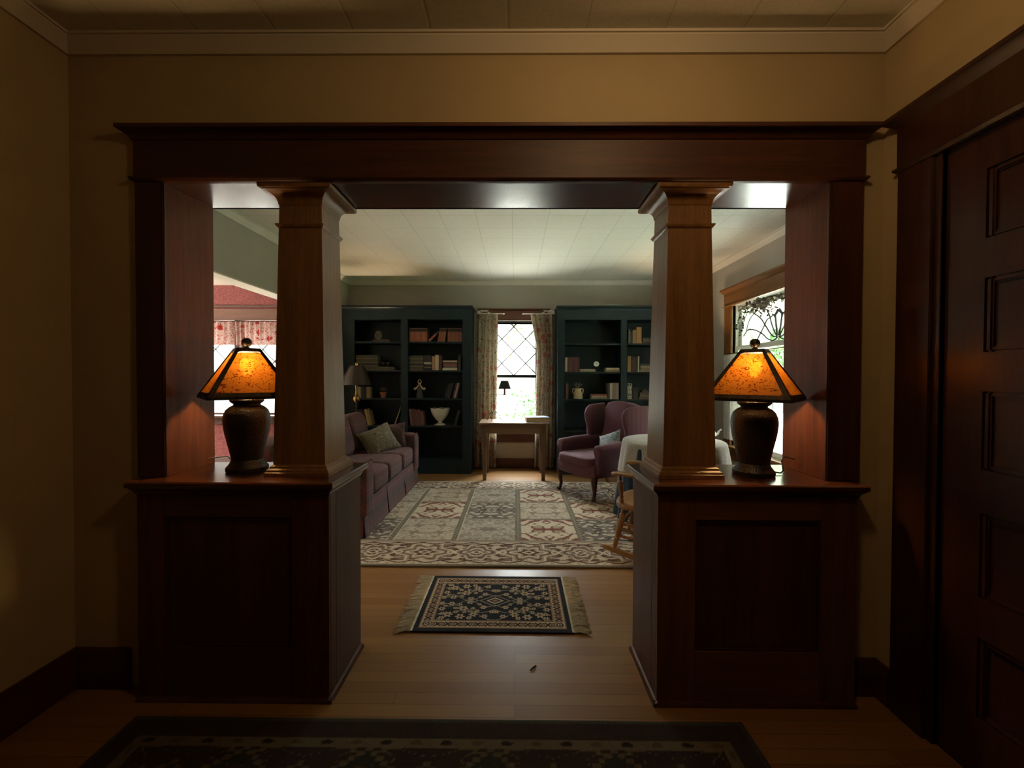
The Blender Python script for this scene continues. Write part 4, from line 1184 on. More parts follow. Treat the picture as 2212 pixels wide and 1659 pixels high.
for i in range(9):
    a = rr.uniform(0, 6.28); pm.tube([(0, 0, .06), (.015 * cos(a), .015 * sin(a), .09), (.035 * cos(a), .035 * sin(a), .125)], .0018, 5)
pm.build('dried_plant', M['dry'], t)
row(776, 804, 6, LS[3], .210, [(.12, .06, .055), (.02, .018, .018), (.03, .026, .024), (.022, .02, .02), (.40, .28, .10), (.26, .18, .08)], 'plain', ['dusty pink book', 'black book', 'charcoal book', 'black narrow book', 'yellow book', 'mustard book'], g, 'the leaning group just above the sofa back', lean=-.22, jit=.012)
book(px2x(851), LS[3], .012, .27, .15, (.36, .29, .19), 'plain', 'thin pale book leaning alone against the stile above the sofa', g, lean=.33)
# --- left bookcase, bay beside the window
row(884, 923, 9, LS[0], .180, [RUST, RUST2, (.22, .072, .04)], 'dark_top', 'rust-red volume', g, 'the left upright run on the top shelf', jit=.001)
book(px2x(925), LS[0], .026, .172, .14, RUST2, 'dark_top', 'rust-red volume tipped over diagonally on the top shelf', g, lean=.80)
row(945, 960.5, 3, LS[0], .180, [RUST, (.21, .085, .05), RUST2], 'dark_top', 'rust-red volume', g, 'the slanting trio on the top shelf', lean=.17, jit=.001)
row(967, 998, 7, LS[0], .180, [(.20, .075, .048), (.18, .065, .04)], 'dark_top', 'dull rust volume', g, 'the right upright run on the top shelf', jit=.001)
row(883, 915, 7, LS[1], .195, [(.045, .046, .036), (.055, .055, .042)], 'gilt', 'dull green volume', g, 'the second-shelf set nearest the middle stile', jit=.002)
row(915.5, 932, 4, LS[1], .195, [BLKB, (.022, .02, .018)], 'label', 'black book with pale spine labels', g, 'the second-shelf black set', jit=.002)
row(933, 939, 2, LS[1], .185, [(.30, .18, .10), (.33, .22, .13)], 'plain', 'thin tan book', g, 'the pair before the wide cream book')
book(px2x(939.5), LS[1], .050, .205, .15, CRMB, 'plain', 'wide cream book upright on the second shelf', g)
book(px2x(948), LS[1], .042, .198, .15, (.075, .035, .032), 'plain', 'dark maroon book between the cream book and flat stack', g)
stack(956, 988, LS[1], [.030, .026, .030, .022, .020], [(.52, .48, .42), (.14, .115, .10), (.24, .085, .075), (.08, .05, .045), (.44, .36, .26)], 'plain', ['white book', 'grey-brown book', 'brick red book', 'dark brown book', 'cream book'], g, 'in the second-shelf pile')
book(px2x(989.5), LS[1], .034, .20, .15, (.055, .050, .052), 'plain', 'slate grey book standing right of the flat pile', g)
# angel figure
ax = at(906, 850, YS + .06).x
t = thing('angel_figurine', 'small angel figure with pale wings and looped halo, third shelf', 'figurine', (ax, YS + .07, LS[2] + .0006))
MB().lathe([(0, 0), (.052, 0), (.053, .006), (.042, .06), (.028, .12), (.017, .165), (0, .168)], 24).build('robe', M['dark_grey'], t)
MB().sell((0, 0, .190), (.017, .017, .022), 1, 1, 16, 10).build('head', M['jug'], t)
for sg in (-1, 1):
    MB().tube([(sg * .008, -.004, .178), (sg * .025, -.008, .150), (sg * .044, -.010, .128), (sg * .064, -.010, .122), (sg * .078, -.010, .138)], [.008, .013, .015, .017, .010], 10).build('wing', M['jug'], t)
MB().tube([(.022 * sin(2 * pi * i / 20), 0, .218 + .030 * -cos(2 * pi * i / 20)) for i in range(21)], .005, 8).build('halo', M['jug'], t)
row(960, 972, 2, LS[2], .200, [(.026, .032, .030), (.03, .03, .03)], 'plain', 'dark green book', g, 'the slanting pair on the third shelf', lean=.30)
row(977, 987, 3, LS[2], .205, [(.07, .03, .03), (.33, .27, .20), (.075, .035, .035)], 'plain', ['maroon book', 'thin pale book', 'maroon wide book'], g, 'the slanting trio at the third shelf end', lean=.24)
row(887, 917, 6, LS[3], .205, [(.20, .125, .095), MAR, (.09, .04, .036), (.12, .05, .042), (.085, .035, .032), (.115, .055, .046)], 'plain', ['pale brown book', 'maroon book', 'dark maroon book', 'reddish book', 'dark maroon narrow book', 'maroon worn book'], g, 'the group left of the white compote', lean=-.12, jit=.02)
book(px2x(980), LS[3], .035, .20, .15, (.032, .030, .032), 'plain', 'charcoal book slanting right of the white compote', g, lean=.26)
# compote
cxp = at(950, 900, YS + .10).x
t = thing('compote', 'white scalloped milk glass compote on the lowest open shelf', 'bowl', (cxp, YS + .125, LS[3] + .0006))
prof = [(0, 0), (.078, 0), (.080, .006), (.062, .014), (.032, .024), (.025, .036), (.030, .046), (.060, .075), (.095, .120), (.118, .170), (.128, .205), (.134, .226)]
seg = 48; rings = []
for i, (r, z) in enumerate(prof):
    k = max(0, (z - .09) / .13)
    rings.append([((max(r, 1e-4) * (1 + .022 * k * cos(8 * 2 * pi * j / seg))) * cos(2 * pi * j / seg), max(r, 1e-4) * (1 + .022 * k * cos(8 * 2 * pi * j / seg)) * sin(2 * pi * j / seg), z + .010 * k * abs(cos(4 * 2 * pi * j / seg)) - .004 * k) for j in range(seg)])
inner = [[(p[0] * f, p[1] * f, p[2] - dz) for p in rings[-1]] for f, dz in ((.96, .002), (.86, .05), (.6, .12), (.2, .17))]
MB().loft(rings[5:] + inner, True, True).build('bowl', M['milk'], t)
MB().lathe(prof[:6], 40).build('foot', M['milk'], t)

# --- right bookcase, bay beside the window
g = 'books in the wing chair bookcase'
row(1221, 1252, 6, RS[1], .195, [CRMB, (.10, .042, .040), (.12, .048, .046), (.085, .036, .038), (.11, .045, .04), (.075, .034, .034)], 'plain', ['cream thin book', 'maroon book', 'reddish maroon book', 'dark maroon book', 'maroon worn book', 'dark wine book'], g, 'the second-shelf row nearest the window', jit=.006)
book(px2x(1253), RS[1], .205, .038, .14, (.25, .21, .155), 'plain', 'pale tan book lying flat right of the maroon row', g, flat=True)
# flower figure
t = thing('flower_ornament', 'small dark ornament with a white bloom on the second shelf', 'ornament', (at(1290, 790, YS + .05).x, YS + .05, RS[1] + .0006))
fm = MB().lathe([(0, 0), (.030, 0), (.028, .01), (.012, .02), (.012, .04), (0, .042)], 16); rr = random.Random(9)
for i in range(16):
    a = rr.uniform(0, 6.28); r = rr.uniform(.015, .04); fm.tube([(0, 0, .035), (r * .5 * cos(a), r * .5 * sin(a), .05 + rr.uniform(0, .02)), (r * cos(a), r * sin(a), .045 + rr.uniform(0, .04))], [.003, .006, .002], 6)
fm.build('stand', M['bronze'], t)
wb_ = MB()
for i in range(7):
    a = 2 * pi * i / 7; wb_.sell((-.012 + .022 * cos(a), -.008, .105 + .022 * sin(a)), (.016, .008, .016), 1, 1, 10, 8)
wb_.build('bloom', M['china'], t)
stack(1308, 1339, RS[1], [.030, .024], [(.22, .15, .09), (.40, .33, .22)], 'plain', ['brown book', 'cream book'], g, 'in the pair at the second-shelf right end')
book(px2x(1222), RS[2], .036, .205, .15, (.13, .055, .045), 'plain', 'red-brown book alone at the left end, third shelf', g)
# jug with brushes
jx_ = at(1248.5, 850, YS + .07).x
t = thing('jug', 'cream flared jug holding paint brushes on the third shelf', 'jug', (jx_, YS + .08, RS[2] + .0006))
MB().lathe([(0, 0), (.066, 0), (.068, .008), (.058, .05), (.046, .10), (.040, .135), (.044, .142), (.038, .140), (.036, .10), (0, .06)], 28).build('body', M['jug'], t)
for sg in (-1, 1):
    MB().tube([(sg * .043, 0, .130), (sg * .066, 0, .135), (sg * .072, 0, .105), (sg * .062, 0, .072), (sg * .050, 0, .065)], .008, 8).build('handle', M['jug'], t)
rr = random.Random(5)
for i in range(7):
    a = -.5 + i / 6.0; bl = MB().tube([(.01 * a, 0.004 * (i % 3 - 1), .065), (.05 * a, .01 * (i % 3 - 1), .16), (.10 * a, .016 * (i % 3 - 1), .20 + .01 * (i % 3))], [.003, .003, .006], 6)
    o = bl.build('paint_brush', M['dark_grey'] if i % 2 else M['dry_pale'])
    o.location = (jx_, YS + .08, RS[2] + .0006); tag(o, f'thin brush in the cream jug, {ORD[i]} from the left of the fan', 'brush', 'brushes in the cream jug')
stack(1277, 1312, RS[2], [.022, .020, .020], [(.20, .15, .11), (.34, .27, .19), (.26, .085, .06)], 'plain', ['brown book', 'tan book', 'red book'], g, 'in the low pile on the third shelf')
row(1313, 1337, 5, RS[2], .212, [(.055, .045, .04), (.40, .36, .30), (.24, .15, .10), (.25, .155, .13), (.28, .19, .20)], 'plain', ['dark thin book', 'white speckled book', 'tan book', 'dusty pink book', 'mauve book'], g, 'the third-shelf row by the middle stile', jit=.008)
# bay beyond the middle stile
row(1357, 1374, 4, RS[0], .175, [(.12, .11, .10), (.06, .05, .045), (.24, .17, .08), (.28, .15, .07)], 'plain', ['grey book', 'dark book', 'mustard book', 'brown-orange book'], g, 'the top-shelf row right of the middle stile', jit=.015)
book(px2x(1374.5), RS[0], .066, .215, .15, (.36, .19, .075), 'plain', 'tall wide orange book ending the top-shelf row', g)
stack(1386, 1408, RS[0], [.026, .026, .022], [(.08, .06, .055), (.11, .085, .07), (.06, .05, .05)], 'plain', ['dark book', 'brown book', 'charcoal book'], g, 'in the top-shelf pile beside the column')
row(1355.5, 1363, 1, RS[1], .215, [(.40, .24, .10)], 'plain', 'pale orange book', g, 'left end of the second shelf right of the stile')
row(1363.5, 1381, 5, RS[1], .205, [(.07, .05, .045), (.10, .04, .038), (.085, .05, .045), (.055, .05, .05), (.46, .42, .36)], 'plain', ['dark brown book', 'maroon book', 'brown book', 'charcoal book', 'white thin book'], g, 'the second-shelf row after the orange book', jit=.012)
stack(1382, 1408, RS[1], [.028, .028, .026, .026], [(.30, .23, .15), (.27, .20, .14), (.38, .31, .22), (.09, .085, .08)], 'plain', ['tan book', 'brown book', 'cream book', 'dark grey book'], g, 'in the second-shelf pile beside the column')
row(1355.5, 1365.5, 2, RS[2], .21, [(.46, .43, .36), (.50, .46, .38)], 'blotch', 'white blotched book', g, 'the third-shelf pair right of the stile')
row(1367, 1379, 3, RS[2], .165, [(.05, .04, .04), (.065, .045, .04), (.045, .04, .042)], 'plain', ['dark book', 'brown-black book', 'charcoal book'], g, 'the short third-shelf trio', jit=.01)
zt_ = stack(1381, 1406, RS[2], [.030, .028, .030], [(.14, .085, .06), (.18, .12, .085), (.10, .065, .055)], 'plain', ['brown book', 'tan book', 'dark brown book'], g, 'in the third-shelf pile beside the column')
bx = MB().box(0, .085, 0, .09, 0, .030, .004).box(.02, .065, .02, .07, .0302, .05, .006).build('trinket_box', M['dry'])
bx.location = (px2x(1388), YS + .02, zt_ + .001); tag(bx, 'small brown trinket box on the third-shelf pile beside the column', 'box')
tr = MB().lathe([(0, 0), (.16, 0), (.20, .012), (.205, .018), (.195, .016), (.15, .006), (0, .005)], 40).build('platter', M['china'])
tr.location = (at(1322, 660, 5.9).x, 5.93, 2.2405); tag(tr, 'pale round platter lying on top of the wing chair bookcase', 'platter')

# ================================================================== SOFA
t = thing('sofa', 'long plaid sofa with pleated skirt along the dining room doorway', 'sofa', (-1.62, 4.30, RUGZ))
SX0, SX1, SY0, SY1 = -2.12, -1.19, 3.37, 5.23
part(MB().box(SX0 + .02, SX1 - .03, SY0 + .02, SY1 - .02, .06, .30, .02), 'frame', M['plaid'], t)
for fx in (SX0 + .08, SX1 - .10):
    for fy in (SY0 + .1, SY1 - .1):
        part(MB().box(fx - .03, fx + .03, fy - .03, fy + .03, RUGZ + .0005 if fx > RX0 + .05 else .0005, .0605), 'leg', M['black_iron'], t)
# arms: squarish with soft welted front
for y0, y1 in ((SY0, SY0 + .20), (SY1 - .20, SY1)):
    a = MB().sell(((SX0 + SX1) / 2 + .01, (y0 + y1) / 2, .385), ((SX1 - SX0) / 2 + .005, .105, .235), .18, .18, 40, 24)
    ao = part(a, 'arm', M['plaid'], t)
    wl_ = MB(); pts = []
    for i in range(29):
        a_ = pi * i / 28; pts.append((SX1 - .005, (y0 + y1) / 2 - .099 * math.copysign(abs(cos(a_)) ** .25, cos(a_)), .40 + .212 * abs(sin(a_)) ** .25))
    pts = [(SX1 - .005, pts[0][1], .2)] + pts + [(SX1 - .005, pts[-1][1], .2)]
    wl_.tube(pts, .006, 6)
    L = loc_of(t); wl_.v = [(p[0] - L.x, p[1] - L.y, p[2] - L.z) for p in wl_.v]; wl_.build('welt', M['plaid'], ao)
part(MB().sell((SX0 + .09, (SY0 + SY1) / 2, .47), (.11, (SY1 - SY0) / 2 - .01, .31), .25, .2, 40, 20), 'back', M['plaid'], t)
cw_ = (SY1 - SY0 - .42) / 3
for i in range(3):
    yc_ = SY0 + .21 + cw_ * (i + .5)
    part(MB().sell((SX0 + .56, yc_, .385), (.375, cw_ / 2 - .004, .10), .28, .22, 44, 18), 'seat_cushion', M['plaid'], t)
for i in range(3):
    yc_ = SY0 + .21 + cw_ * (i + .5)
    Mx = Matrix.Translation((SX0 + .31, yc_, .670)) @ Matrix.Rotation(radians(-14), 4, 'Y')
    part(MB().sell((0, 0, 0), (.105, cw_ / 2 - .006, .215), .45, .35, 36, 18, M=Mx), 'back_cushion', M['plaid'], t)
# skirt: three flat lengths with inverted pleats, slightly flared
def skirt(pts, z0, z1, flare):
    m = MB(); vs = []; n = len(pts)
    for lay in (0, .006):
        for (x, y, nx, ny) in pts:
            vs.append((x - nx * lay, y - ny * lay, z1)); vs.append((x + nx * (flare - lay), y + ny * (flare - lay), z0))
    fs = []
    for i in range(n - 1):
        fs.append((2 * i, 2 * i + 2, 2 * i + 3, 2 * i + 1)); k = 2 * n
        fs.append((k + 2 * i, k + 2 * i + 1, k + 2 * i + 3, k + 2 * i + 2)); fs.append((2 * i + 1, 2 * i + 3, k + 2 * i + 3, k + 2 * i + 1))
    return m.add(vs, fs)
ys_ = [SY0, SY0 + .62, SY0 + 1.24, SY1]
for a, b in zip(ys_, ys_[1:]):
    pts = [(SX1 - .012, a + .004, 1, 0)] + [(SX1 - .012 + .003 * sin(9 * k), a + (b - a) * k / 8, 1, 0) for k in range(1, 8)] + [(SX1 - .012, b - .004, 1, 0)]
    s_ = skirt(pts, RUGZ + .004, .285, .022)
    # gape of the pleat: pull the lower corners apart
    s_.v = [(p[0], min(max(p[1], a + (.030 if (p[2] < .1 and a > SY0) else 0)), b - (.012 if (p[2] < .1 and b < SY1) else 0)), p[2]) for p in s_.v]
    part(s_, 'skirt', M['plaid'], t)
for yy in ys_[1:-1]:
    part(MB().box(SX1 - .034, SX1 - .031, yy - .07, yy + .07, RUGZ + .006, .285), 'pleat_lining', M['plaid'], t)
part(skirt([(SX0 + .02 + (SX1 - .03 - SX0) * k / 6, SY1 - .012, 0, 1) for k in range(7)], RUGZ + .004, .285, .016), 'skirt', M['plaid'], t)
part(skirt([(SX0 + .02 + (SX1 - .03 - SX0) * k / 6, SY0 + .012, 0, -1) for k in range(7)], RUGZ + .004, .285, .016), 'skirt', M['plaid'], t)

def scatter(name, label, cen, w_, h_, t_, rots, mat, cat='pillow'):
    Mx = Matrix.Identity(4)
    for ax, an in rots: Mx = Mx @ Matrix.Rotation(radians(an), 4, ax)
    o = MB().pillow(w_, h_, t_, Mx).build(name, mat)
    o.location = cen
    return tag(o, label, cat)
c_ = at(828, 958, 4.72)
scatter('throw_pillow', 'olive tapestry throw pillow propped on the plaid sofa', (-1.495, 4.70, .590), .165, .215, .070, (('Z', -42), ('Y', 60), ('Z', 16)), M['tapestry'])
scatter('plaid_pillow', 'plaid loose pillow leaning in the far corner of the sofa', (-1.435, 4.965, .600), .155, .165, .060, (('Z', -84), ('Y', 76), ('Z', 5)), M['plaid'])

# ================================================================== FLOOR LAMP behind the sofa
fl = at(770, 810, 5.45)
FLX, FLY = fl.x, 5.45
t = thing('floor_lamp', 'brass floor lamp with brown hammered metal shade behind the sofa', 'lamp', (FLX, FLY, .0006))
MB().lathe([(0, 0), (.13, 0), (.132, .01), (.11, .022), (.05, .034), (.022, .05), (.016, .07), (0, .07)], 32).build('base', M['bronze'], t)
MB().lathe([(0, .0705), (.013, .0705), (.013, .30), (.017, .31), (.013, .32), (.013, .90), (.020, .905), (.020, .925), (.013, .93), (.013, .96), (0, .96)], 20).build('pole', M['bronze'], t)
MB().lathe([(0, .9605), (.018, .9605), (.040, .985), (.047, 1.01), (.040, 1.035), (.020, 1.05), (.028, 1.065), (.018, 1.08), (.015, 1.14), (.022, 1.16), (.020, 1.20), (0, 1.20)], 24).build('lamp_body', M['brass'], t)
z0 = at(770, 832, FLY).z; z1 = at(770, 790, FLY).z
MB().lathe([(.185, z0), (.19, z0 + .004), (.145, z0 + (z1 - z0) * .55), (.085, z1), (.080, z1), (.140, z0 + (z1 - z0) * .54), (.180, z0 + .002)], 40).build('lamp_shade', M['bronze'], t)
fm = MB().lathe([(0, z1 - .005), (.014, z1 - .005), (.014, z1 - .001), (.012, z1 + .002), (.010, z1 + .012), (.017, z1 + .022), (.010, z1 + .036), (0, z1 + .04)], 24)
for a in range(3):
    fm.tube([(.012 * cos(2.1 * a), .012 * sin(2.1 * a), z1 - .003), (.0815 * cos(2.1 * a), .0815 * sin(2.1 * a), z1 - .003)], .002, 6)
fm.build('finial', M['brass'], t)
for sx in (-1, 1):
    MB().lathe([(0, 0), (.011, 0), (.013, .02), (.024, .045), (.024, .06), (.016, .075), (0, .08)], 14, c=(sx * .045, 0, z0 + .045)).build('bulb', M['warm_bulb'], t)
    MB().tube([(0, 0, z0 + .01), (sx * .03, 0, z0 + .012), (sx * .045, 0, z0 + .0445)], .006, 8).build('socket', M['brass'], t)
b_ = light('floor_lamp_light', 'POINT', (0, .03, z0 + .125), FLOOR_LAMP_W, (1.0, .72, .45), shadow_soft_size=.025)
b_.parent = t
MB().lathe([(0, 1.2005), (.006, 1.2005), (.006, z1 - .006), (0, z1 - .006)], 10).build('rod', M['brass'], t)

t2 = copy_tree(t)
t2.location = (2.03, 5.03, .0006)
t2['label'] = 'brass floor lamp between wing chair and leaded window, behind the right column'

# ================================================================== WING CHAIR
t = thing('wing_chair', 'burgundy wing chair with cabriole legs before the right bookcase', 'armchair', (.915, 4.825, RUGZ), radians(-58.6))
wm_ = M['wing']
FRT = -.345
# seat base with bowed front apron
ol = [(-.31, FRT + .03), (-.2, FRT), (0, FRT - .012), (.2, FRT), (.31, FRT + .03), (.33, .05), (.30, .40), (-.30, .40), (-.33, .05)]
MB().loft([[(x * s, y * s, z) for x, y in ol] for z, s in ((.235, .985), (.25, 1.0), (.355, 1.0), (.365, .985))]).build('seat_base', wm_, t)
MB().sell((0, -.02, .390), (.285, .345, .058), .34, .28, 44, 18).build('seat_cushion', wm_, t)
# back: waisted outline, slightly reclined and padded
half = [(.262, .30), (.272, .40), (.262, .50), (.225, .60), (.196, .70), (.192, .79), (.212, .88), (.222, .94), (.19, .985), (.10, 1.008), (0, 1.015)]
outl = half + [(-x, z) for x, z in half[::-1][1:]]
Mr = Matrix.Translation((0, .27, .36)) @ Matrix.Rotation(radians(-9), 4, 'X') @ Matrix.Translation((0, 0, -.36))
rings = []
zc_ = .66
for y, s in ((-.040, .86), (-.034, .93), (-.015, .985), (0, 1.0), (.10, 1.0), (.115, .98)):
    rings.append([Mr @ Vector((x * s, y - .030 * (1 - (abs(x) / .27) ** 2) * (1 if y < 0 else 0), zc_ + (z - zc_) * s)) for x, z in outl])
bk = MB().loft(rings, True, True); bk.build('backrest', wm_, t, 60)
# wings
for s in (-1, 1):
    prof = [(.38, .46), (.22, .47), (.14, .52), (.135, .60), (.125, .70), (.095, .78), (.085, .86), (.11, .92), (.17, .955), (.26, .965), (.42, .97), (.42, .7)]
    Mw = Matrix.Translation((s * .285, 0.0, 0)) @ Matrix.Rotation(radians(-s * 8), 4, 'Z')
    cy0, cz0 = .26, .74
    rg = []
    for x, k in ((-.030, .93), (-.022, .98), (0, 1.0), (.022, .98), (.030, .93)):
        rg.append([Mw @ Vector((x, cy0 + (y - cy0) * k, cz0 + (z - cz0) * k)) for y, z in prof])
    MB().loft(rg, True, True).build('wing', wm_, t, 60)
# arms with rolled scrolls
for s in (-1, 1):
    fp = [(0, .30), (s * .055, .30), (s * .06, .42), (s * .055, .52), (s * .085, .555), (s * .092, .59), (s * .07, .622), (s * .03, .632), (-s * .012, .622), (-s * .026, .595), (-s * .015, .55), (0, .50)]
    rg = []
    for y, k in ((-.285, .90), (-.275, .985), (-.26, 1.0), (-.05, 1.0), (.15, 1.02), (.34, 1.02)):
        rg.append([(s * .285 + x * k, y, .46 + (z - .46) * k - .035 * (z > .4) - max(0, (-.05 - y)) * .08) for x, z in fp])
    MB().loft(rg, True, True).build('arm', wm_, t, 50)
# legs: front cabriole, rear raked
for s in (-1, 1):
    MB().tube([(s * .285, FRT + .06, .25), (s * .292, FRT + .045, .20), (s * .288, FRT + .050, .14), (s * .283, FRT + .060, .08), (s * .286, FRT + .050, .035), (s * .292, FRT + .036, .014), (s * .294, FRT + .032, .0015)], [.036, .034, .026, .019, .017, .026, .022], 14).floor(.0015).build('leg', M['mahogany_v'], t)
    MB().tube([(s * .25, .33, .25), (s * .25, .35, .13), (s * .25, .41, .002)], [.027, .024, .020], 10).floor(.0015).build('leg', M['mahogany_v'], t)
p = Vector((.12, -.02, .55)); wc = Matrix.Translation((.915, 4.825, RUGZ)) @ Matrix.Rotation(radians(-58.6), 4, 'Z')
scatter('accent_pillow', 'small blue-grey printed pillow in the burgundy wing chair', wc @ Vector((.12, .075, .555)), .15, .125, .05, (('Z', -58.6), ('X', 64), ('Z', 24)), M['blue_pillow'])

# ================================================================== ROUND TABLE
TX, TY, TR, TZ = 1.455, 3.98, .445, .72
t = thing('round_table', 'round side table under navy skirt and lace cloth between the two chairs', 'table', (TX, TY, RUGZ))
MB().lathe([(0, TZ - .045), (TR - .012, TZ - .045), (TR - .006, TZ - .036), (TR - .010, TZ - .0255), (0, TZ - .0255)], 48).build('tabletop', M['oak_v'], t)
MB().lathe([(0, .001), (.2, .001), (.2, .03), (.05, .06), (.04, .3), (.055, .5), (.04, TZ - .0455), (0, TZ - .0455)], 24).build('pedestal', M['oak_v'], t)
def drape(r0, ztop, zbot, folds, amp, flare, seed, th=.002):
    rr = random.Random(seed); ph = [rr.uniform(0, 6.28) for _ in range(4)]
    m = MB(); seg = 160; rings = []
    def rr_(j, k):
        a = 2 * pi * j / seg
        w_ = sin(folds * a + ph[0]) + .45 * sin((folds * 2 - 3) * a + ph[1]) + .4 * sin((folds - 5) * a + ph[2])
        return k * amp * w_
    prof = [(0.0, ztop, 0), (r0 * .5, ztop, 0), (r0 - .01, ztop, 0), (r0, ztop - .006, 0), (r0 + .004, ztop - .02, .05)]
    n = 9
    for i in range(1, n + 1):
        u = i / n; prof.append((r0 + .004 + flare * u, ztop - .02 + (zbot - ztop + .02) * u, .15 + .85 * u))
    def ring(off): return [[((max(r, .002) + rr_(j, k) + off) * cos(2 * pi * j / seg), (max(r, .002) + rr_(j, k) + off) * sin(2 * pi * j / seg), z + (off if k == 0 else 0)) for j in range(seg)] for r, z, k in prof]
    outer = ring(0); innr = ring(-th)
    m.loft(outer + innr[::-1], False, True)
    return m
o = drape(TR, TZ - .0225, .004, 15, .018, .075, 4).build('table_skirt', M['blue_cloth'], None, 80); o.location = (TX, TY, RUGZ); tag(o, 'navy floor-length cloth skirt hanging under the lace on the round table', 'tablecloth')
o = drape(TR + .0045, TZ - .0175, .40, 13, .015, .035, 8).build('lace_cloth', M['lace'], None, 80); o.location = (TX, TY, RUGZ); tag(o, 'ecru lace cloth draped over the round table', 'tablecloth')
tp = at(1537, 940, 4.05)
t = thing('teapot', 'white china teapot on the lace table, mostly behind the right column', 'teapot', (1.80, 4.02, RUGZ + TZ - .0165))
MB().lathe([(0, 0), (.035, 0), (.037, .006), (.055, .03), (.062, .06), (.052, .092), (.032, .105), (.030, .110), (.012, .122), (.009, .130), (.012, .138), (0, .142)], 28).build('body', M['china'], t)
MB().tube([(.052, 0, .04), (.082, 0, .055), (.098, -.0, .085), (.118, 0, .098)], [.014, .012, .009, .007], 10).build('spout', M['china'], t)
MB().tube([(-.054, 0, .085), (-.085, 0, .095), (-.095, 0, .06), (-.075, 0, .032), (-.054, 0, .034)], .006, 8).build('handle', M['china'], t)

# ================================================================== ROCKING CHAIR
RKX, RKY, RKR = 1.000, 3.15, radians(-118)
t = thing('rocking_chair', 'golden maple rocking chair with turned spindles beside the right pedestal', 'rocking chair', (RKX, RKY, RUGZ), RKR)
def rocker(s):
    pts = []
    for i in range(15):
        u = -1 + 2 * i / 14; pts.append((s * .215, u * .345 + .055, .002 + .050 * u * u))
    m = MB(); rings = []
    for i, p_ in enumerate(pts):
        h_ = .034 if 0 < i < 14 else .022
        rings.append([(p_[0] - .014, p_[1], p_[2]), (p_[0] + .014, p_[1], p_[2]), (p_[0] + .014, p_[1], p_[2] + h_), (p_[0] - .014, p_[1], p_[2] + h_)])
    return m.loft(rings)
def turned(a, b, r, seg=14, beads=True):
    a, b = Vector(a), Vector(b); pr = [(0, .62), (.08, .75), (.14, 1.0), (.18, .72), (.22, 1.05), (.30, .85), (.5, 1.12), (.66, .95), (.74, .70), (.78, 1.08), (.82, .72), (.9, .8), (1, .62)]
    return MB().tube([a + (b - a) * u for u, _ in pr], [r * k for _, k in pr], seg)
mp_ = M['maple_z']
def rock_z(y): u = (y - .055) / .345; return .002 + .050 * u * u + .030
for s in (-1, 1): rocker(s).build('rocker', M['maple'], t)
for s in (-1, 1):
    turned((s * .165, -.155, .365), (s * .215, -.215, rock_z(-.215)), .021).build('leg', mp_, t)
    turned((s * .155, .165, .352), (s * .215, .235, rock_z(.235)), .020).build('leg', mp_, t)
for y_, z_ in ((-.205, .20), (.21, .17)):
    turned((-.19, y_, z_), (.19, y_, z_), .014).build('stretcher', mp_, t)
for s in (-1, 1):
    for k, z_ in ((.185, .235), (.198, .15)):
        turned((s * k, -.205, z_), (s * k, .20, z_ - .02), .012).build('stretcher', mp_, t)
seat = []
for j in range(40):
    a = 2 * pi * j / 40; c__, s__ = cos(a), sin(a)
    seat.append((.245 * math.copysign(abs(c__) ** .62, c__) * (1 - .08 * s__), .235 * math.copysign(abs(s__) ** .62, s__)))
rgs = []
for k, z_ in ((.90, .350), (.985, .356), (1.0, .372), (.985, .388), (.93, .395), (.80, .390), (.5, .381), (.2, .379)):
    rgs.append([(x * k, y * k, z_ - .03 * (y + .23)) for x, y in seat])
MB().loft(rgs, True, True).build('seat', M['maple'], t, 50)
# arms
for s in (-1, 1):
    ap = [(s * .225, -.235, .595), (s * .232, -.19, .606), (s * .235, -.05, .597), (s * .232, .10, .588), (s * .205, .232, .585)]
    rg = []
    for i, q in enumerate(ap):
        wv = [.022, .034, .030, .026, .018][i]
        rg.append([(q[0] - wv, q[1], q[2] - .010), (q[0] + wv, q[1], q[2] - .010), (q[0] + wv, q[1], q[2] + .004), (q[0] + wv * .6, q[1], q[2] + .011), (q[0] - wv * .6, q[1], q[2] + .011), (q[0] - wv, q[1], q[2] + .004)])
    MB().loft(rg, True, True).build('arm', M['maple'], t, 40)
    turned((s * .205, -.165, .383), (s * .230, -.175, .594), .016).build('arm_post', mp_, t)
    turned((s * .212, .02, .378), (s * .233, .03, .585), .011).build('arm_spindle', mp_, t)
for s in (-1, 1):
    turned((s * .185, .205, .372), (s * .215, .31, .90), .017).build('back_post', mp_, t)
for i in range(5):
    x = -.115 + .0575 * i
    MB().tube([(x * .95, .215, .374), (x * 1.02, .26, .6), (x * 1.05, .305, .872)], [.008, .011, .007], 8).build('back_spindle', mp_, t)
cr = []
for i in range(11):
    u = -1 + .2 * i; y_ = .322 + .03 * (1 - u * u); h_ = .05 + .025 * (1 - u * u)
    cr.append([(u * .255, y_ - .009, .868 - .0 * h_), (u * .255, y_ + .009, .868), (u * .255, y_ + .009 + .012, .868 + h_), (u * .255, y_ + .012 - .009, .868 + h_)])
MB().loft(cr, True, True).build('crest_rail', M['maple'], t, 40)

